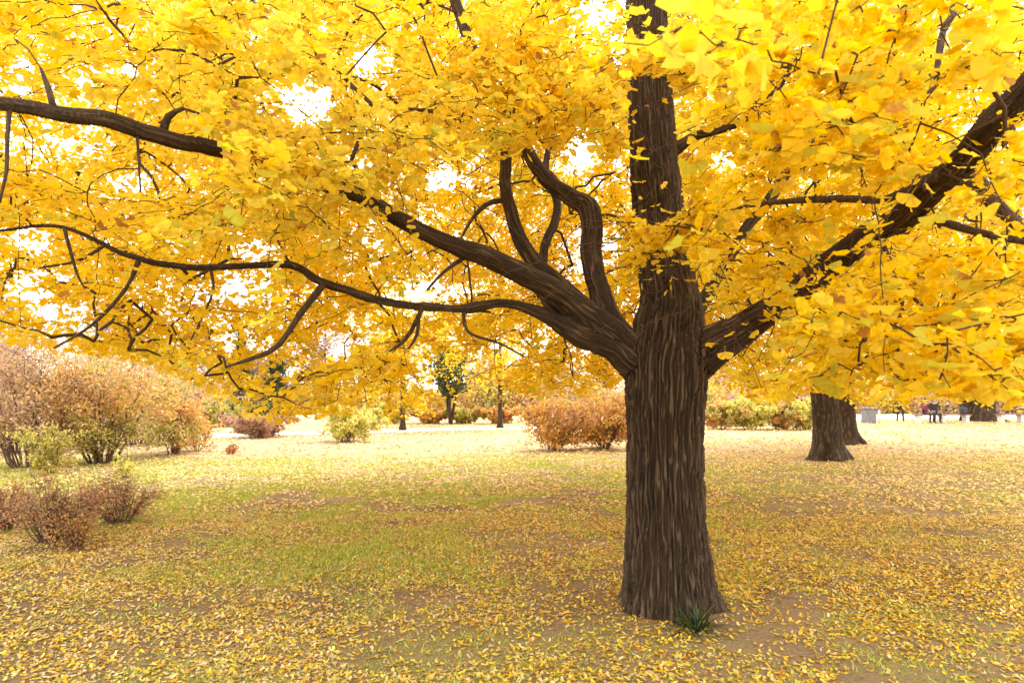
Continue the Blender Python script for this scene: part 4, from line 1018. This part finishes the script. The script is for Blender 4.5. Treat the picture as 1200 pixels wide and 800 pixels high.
def standing():
    J = {'pelvis': (0, 0, .95, .15, .7), 'waist': (0, 0, 1.1, .14, .7), 'chest': (0, 0, 1.33, .17, .65), 'neck': (0, 0, 1.47, .055), 'head': (0, -.01, 1.57, .088), 'brow': (0, 0, 1.65, .092)}
    E = [('pelvis', 'waist'), ('waist', 'chest'), ('chest', 'neck'), ('neck', 'head'), ('head', 'brow')]
    for s, x in (('l', -1), ('r', 1)):
        st = .10 * x
        J.update({f'hip_{s}': (.09 * x, 0, .86, .095), f'knee_{s}': (.12 * x, -.03 + st * .5, .48, .062), f'ankle_{s}': (.15 * x, .03 + st, .08, .042), f'toe_{s}': (.16 * x, -.13 + st, .035, .04),
                  f'shoulder_{s}': (.19 * x, 0, 1.40, .065), f'elbow_{s}': (.27 * x, .03, 1.14, .048), f'wrist_{s}': (.25 * x, -.08, .92, .032)})
        E += [('pelvis', f'hip_{s}'), (f'hip_{s}', f'knee_{s}'), (f'knee_{s}', f'ankle_{s}'), (f'ankle_{s}', f'toe_{s}'), ('chest', f'shoulder_{s}'), (f'shoulder_{s}', f'elbow_{s}'), (f'elbow_{s}', f'wrist_{s}')]
        hand(J, E, s, .25 * x, -.08, .92, 0, -.2, -1)
    return J, E
def sitting():
    J = {'pelvis': (0, 0, .56, .16, .8), 'waist': (0, -.03, .72, .15, .75), 'chest': (0, -.07, .95, .18, .7), 'neck': (0, -.09, 1.09, .055), 'head': (0, -.12, 1.18, .088), 'brow': (0, -.11, 1.26, .092)}
    E = [('pelvis', 'waist'), ('waist', 'chest'), ('chest', 'neck'), ('neck', 'head'), ('head', 'brow')]
    for s, x in (('l', -1), ('r', 1)):
        J.update({f'hip_{s}': (.10 * x, -.07, .56, .095), f'knee_{s}': (.13 * x, -.47, .50, .065), f'ankle_{s}': (.13 * x, -.44, .08, .042), f'toe_{s}': (.14 * x, -.60, .035, .04),
                  f'shoulder_{s}': (.19 * x, -.07, 1.02, .065), f'elbow_{s}': (.25 * x, -.16, .77, .048), f'wrist_{s}': (.13 * x, -.33, .65, .032)})
        E += [('pelvis', f'hip_{s}'), (f'hip_{s}', f'knee_{s}'), (f'knee_{s}', f'ankle_{s}'), (f'ankle_{s}', f'toe_{s}'), ('chest', f'shoulder_{s}'), (f'shoulder_{s}', f'elbow_{s}'), (f'elbow_{s}', f'wrist_{s}')]
        hand(J, E, s, .13 * x, -.33, .65, -.3 * x, -.9, -.25)
    return J, E
def gl(px, Y): return ((px - 600) / F * Y, Y, 0)
J, E = standing(); person(gl(1055, 38.0), 2.6, J, E, M_NAVY, M_BLACK, 'person in dark clothes standing on the lawn edge with legs apart')
J, E = sitting(); person(gl(1083, 36.05), .35, J, E, M_MAR, M_BLACK, 'person in dark red top and black trousers seated at the left bench end')
J, E = sitting(); person(gl(1094, 36.05), -.15, J, E, M_BLACK, M_BLACK, 'person all in black seated next to the one in dark red', True)

# ------------------------------------------------------------------ leaf litter, grass
r2 = np.random.default_rng(55)
def litter_cols(nn, x, y, r):
    pal = np.array([(.86, .60, .04), (.80, .52, .04), (.86, .70, .14), (.74, .58, .28), (.66, .40, .06), (.42, .24, .08), (.78, .34, .04), (.62, .52, .06), (.78, .64, .36)])
    left = sstep(1.5, -2.5, x - 0.1 * y)
    w = np.stack([.24 - .14 * left, .18 - .08 * left, .15 + 0 * left, .08 + .16 * left, .13 - .02 * left, .09 + 0 * left, .05 - .02 * left, .05 + .02 * left, .03 + .13 * left], -1)
    w /= w.sum(1, keepdims=True); k = (r.random((nn, 1)) > np.cumsum(w, 1)).sum(1).clip(0, 8)
    c = pal[k] * r.uniform(.68, 1.12, size=(nn, 1))
    far = sstep(4.5, 14, y + .25 * np.abs(x))[:, None]
    return np.clip(c * (1 - far) + (c * .55 + np.array([.80, .61, .36]) * .45) * far, 0, .9)
def scatter(N, y0, y1, r):
    y = np.sqrt(r.random(N) * (y1 ** 2 - y0 ** 2) + y0 ** 2); x = r.uniform(-.92, .92, N) * (y + .8); return x, y
out = []
for y0, y1, N, s0, s1, sh in ((1.2, 9, 210000, .014, .043, 'm'), (9, 18, 120000, .035, .068, 'l'), (18, 40, 90000, .07, .12, 'l')):
    x, y = scatter(N, y0, y1, r2)
    cl = noise2(x, y, 1.3, 50) + .6 * noise2(x, y, 4.5, 51)
    pr = np.clip(.62 + 1.2 * cl - .5 * dirt(x, y) + .10 * green(x, y), .05, 1)
    if y0 < 9: pr = np.where(y < 3.2, pr * .8, pr)
    ok = (r2.random(N) < pr) & (np.hypot(x - TX, y - TY) > .37)
    x, y = x[ok], y[ok]; nn = len(x)
    z = gh(x, y) + r2.uniform(.002, .014, nn) * (1 if y0 < 9 else 1.5)
    a = r2.uniform(0, 6.283, nn); fwd_ = np.stack([np.cos(a), np.sin(a), r2.normal(size=nn) * .2], -1)
    upp = unit(np.array([0, 0, 1.]) + r2.normal(size=(nn, 3)) * .30)
    out.append((np.stack([x, y, z], -1), fwd_, upp, r2.uniform(s0, s1, nn), litter_cols(nn, x, y, r2), sh))
pos, f_, u_, s_, c_, _ = out[0]
px, py = proj(pos); vis = (px > -15) & (px < 1215) & (py < 815)
o_ = np.argsort(np.where(vis, pos[:, 1] / s_, 1e9)); bigl = o_[:300]; rest = np.ones(len(pos), bool); rest[bigl] = False
curl = fan_mid(); cv = curl[0].copy(); cv[:, 1] -= .4; cv[:, 2] += np.abs(cv[:, 0]) * .1; shp = (cv, curl[1])
prt = [place(shp, pos[rest], f_[rest], u_[rest], s_[rest], c_[rest])]
for k in (1, 2):
    p_, a_, b_, d_, e_, _ = out[k]; prt.append(place(fan_low(), p_, a_, b_, d_, e_))
V, T, Cc = join(prt); print('litter tris', len(T))
lit = link('leaf_litter', np_mesh('leaf_litter', V, T, Cc), mat=M_LITTER); tag(lit, 'scatter of fallen yellow and tan ginkgo leaves over the lawn', 'fallen leaves', kind='stuff')
hv = fan_hi(); hvv = hv[0].copy(); hvv[:, 1] -= .5; hvv[:, 2] += np.abs(hvv[:, 0]) * .1
kk = r2.integers(0, len(pos), 40)
GV = leaf_variants((hvv, hv[1]), c_[kk], 'fallen_leaf', M_LITTER, .2, 5)
for k, j in enumerate(bigl): leaf_obj(GV[k % 40], 'fallen_leaf', ground, pos[j], f_[j], u_[j], s_[j])

x, y = scatter(800000, 1.5, 17, r2)
gr = green(x, y) * (1 - .5 * dirt(x, y)); ok = (r2.random(len(x)) < gr * np.clip(1.25 - y / 26, .3, 1)) & (np.hypot(x - TX, y - TY) > .45)
x, y = x[ok], y[ok]; nn = len(x); print('grass', nn)
a = r2.uniform(0, 6.283, nn); fwd_ = np.stack([np.cos(a) * .7, np.sin(a) * .7, r2.uniform(.45, 1.3, nn)], -1)
gcol = np.array([.42, .48, .07]) * r2.uniform(.6, 1.3, size=(nn, 1)) + np.array([.20, .12, .02]) * (r2.random((nn, 1)) ** 2)
V, T, Cc = place(blade(), np.stack([x, y, gh(x, y) - .003], -1), fwd_, unit(r2.normal(size=(nn, 3))), r2.uniform(.022, .058, nn), gcol, r2.uniform(.004, .008, nn) * (1 + y / 9))
o = link('grass', np_mesh('grass', V, T, Cc), mat=M_GRASS); tag(o, 'thin short green grass showing between the fallen leaves', 'grass', kind='stuff')

# fallen twigs
tw_ = Bag(); tx, ty = scatter(260, 2.6, 9, r2)
for a, b in zip(tx, ty):
    if math.hypot(a - TX, b - TY) < .6: continue
    an = r2.uniform(0, 6.28); L = r2.uniform(.05, .22); dv = np.array([math.cos(an), math.sin(an)])
    pt = np.array([[a, b] + dv * L * f + r2.normal(size=2) * L * .07 for f in (0, .35, .7, 1)])
    tw_.tube(np.column_stack([pt, gh(pt[:, 0], pt[:, 1]) + .012]), np.linspace(.0035, .0015, 4), 4, True, c=np.ones(3))
tag(link('fallen_twigs', tw_.mesh('fallen_twigs', True), mat=M_STEM), 'thin dry twigs lying among the fallen leaves', 'twigs', kind='stuff')
# dark grassy tuft at the trunk foot
tc_ = P(815, 722, 4.52); tc_[2] = 0.03
t_ = empty('grass_tuft', tc_); tag(t_, 'dark green tuft of strap leaves growing at the foot of the big trunk', 'plant')
r3 = np.random.default_rng(9)
for k in range(120):
    a = r3.uniform(0, 6.28); L = r3.uniform(.15, .36); el = r3.uniform(.25, 1.25)
    d = np.array([math.cos(a) * math.cos(el), math.sin(a) * math.cos(el) - .15, math.sin(el)])
    b0 = np.array([r3.normal() * .035, r3.normal() * .03, 0])
    ts = np.linspace(0, 1, 5)[:, None]; c = b0 + d * L * ts - np.array([0, 0, .55 * L]) * ts ** 2.2 * math.cos(el)
    c[:, 2] = np.maximum(c[:, 2], .0 + ts[:, 0] * .01)
    sd = unit(np.cross(d, [0, 0, 1.0])) * (.0048 * (1 - ts ** 2) + .0004)
    V = np.vstack([c - sd, c + sd]); i5 = np.arange(4); q4 = np.stack([i5, i5 + 1, i5 + 6, i5 + 5], -1)
    cc = np.array([.040, .068, .016]) * r3.uniform(.6, 1.6); 
    if r3.random() < .1: cc = np.array([.35, .30, .12])
    link('blade', np_mesh('blade', V, q4, np.tile(cc, (10, 1)), True), t_, M_GRASS)
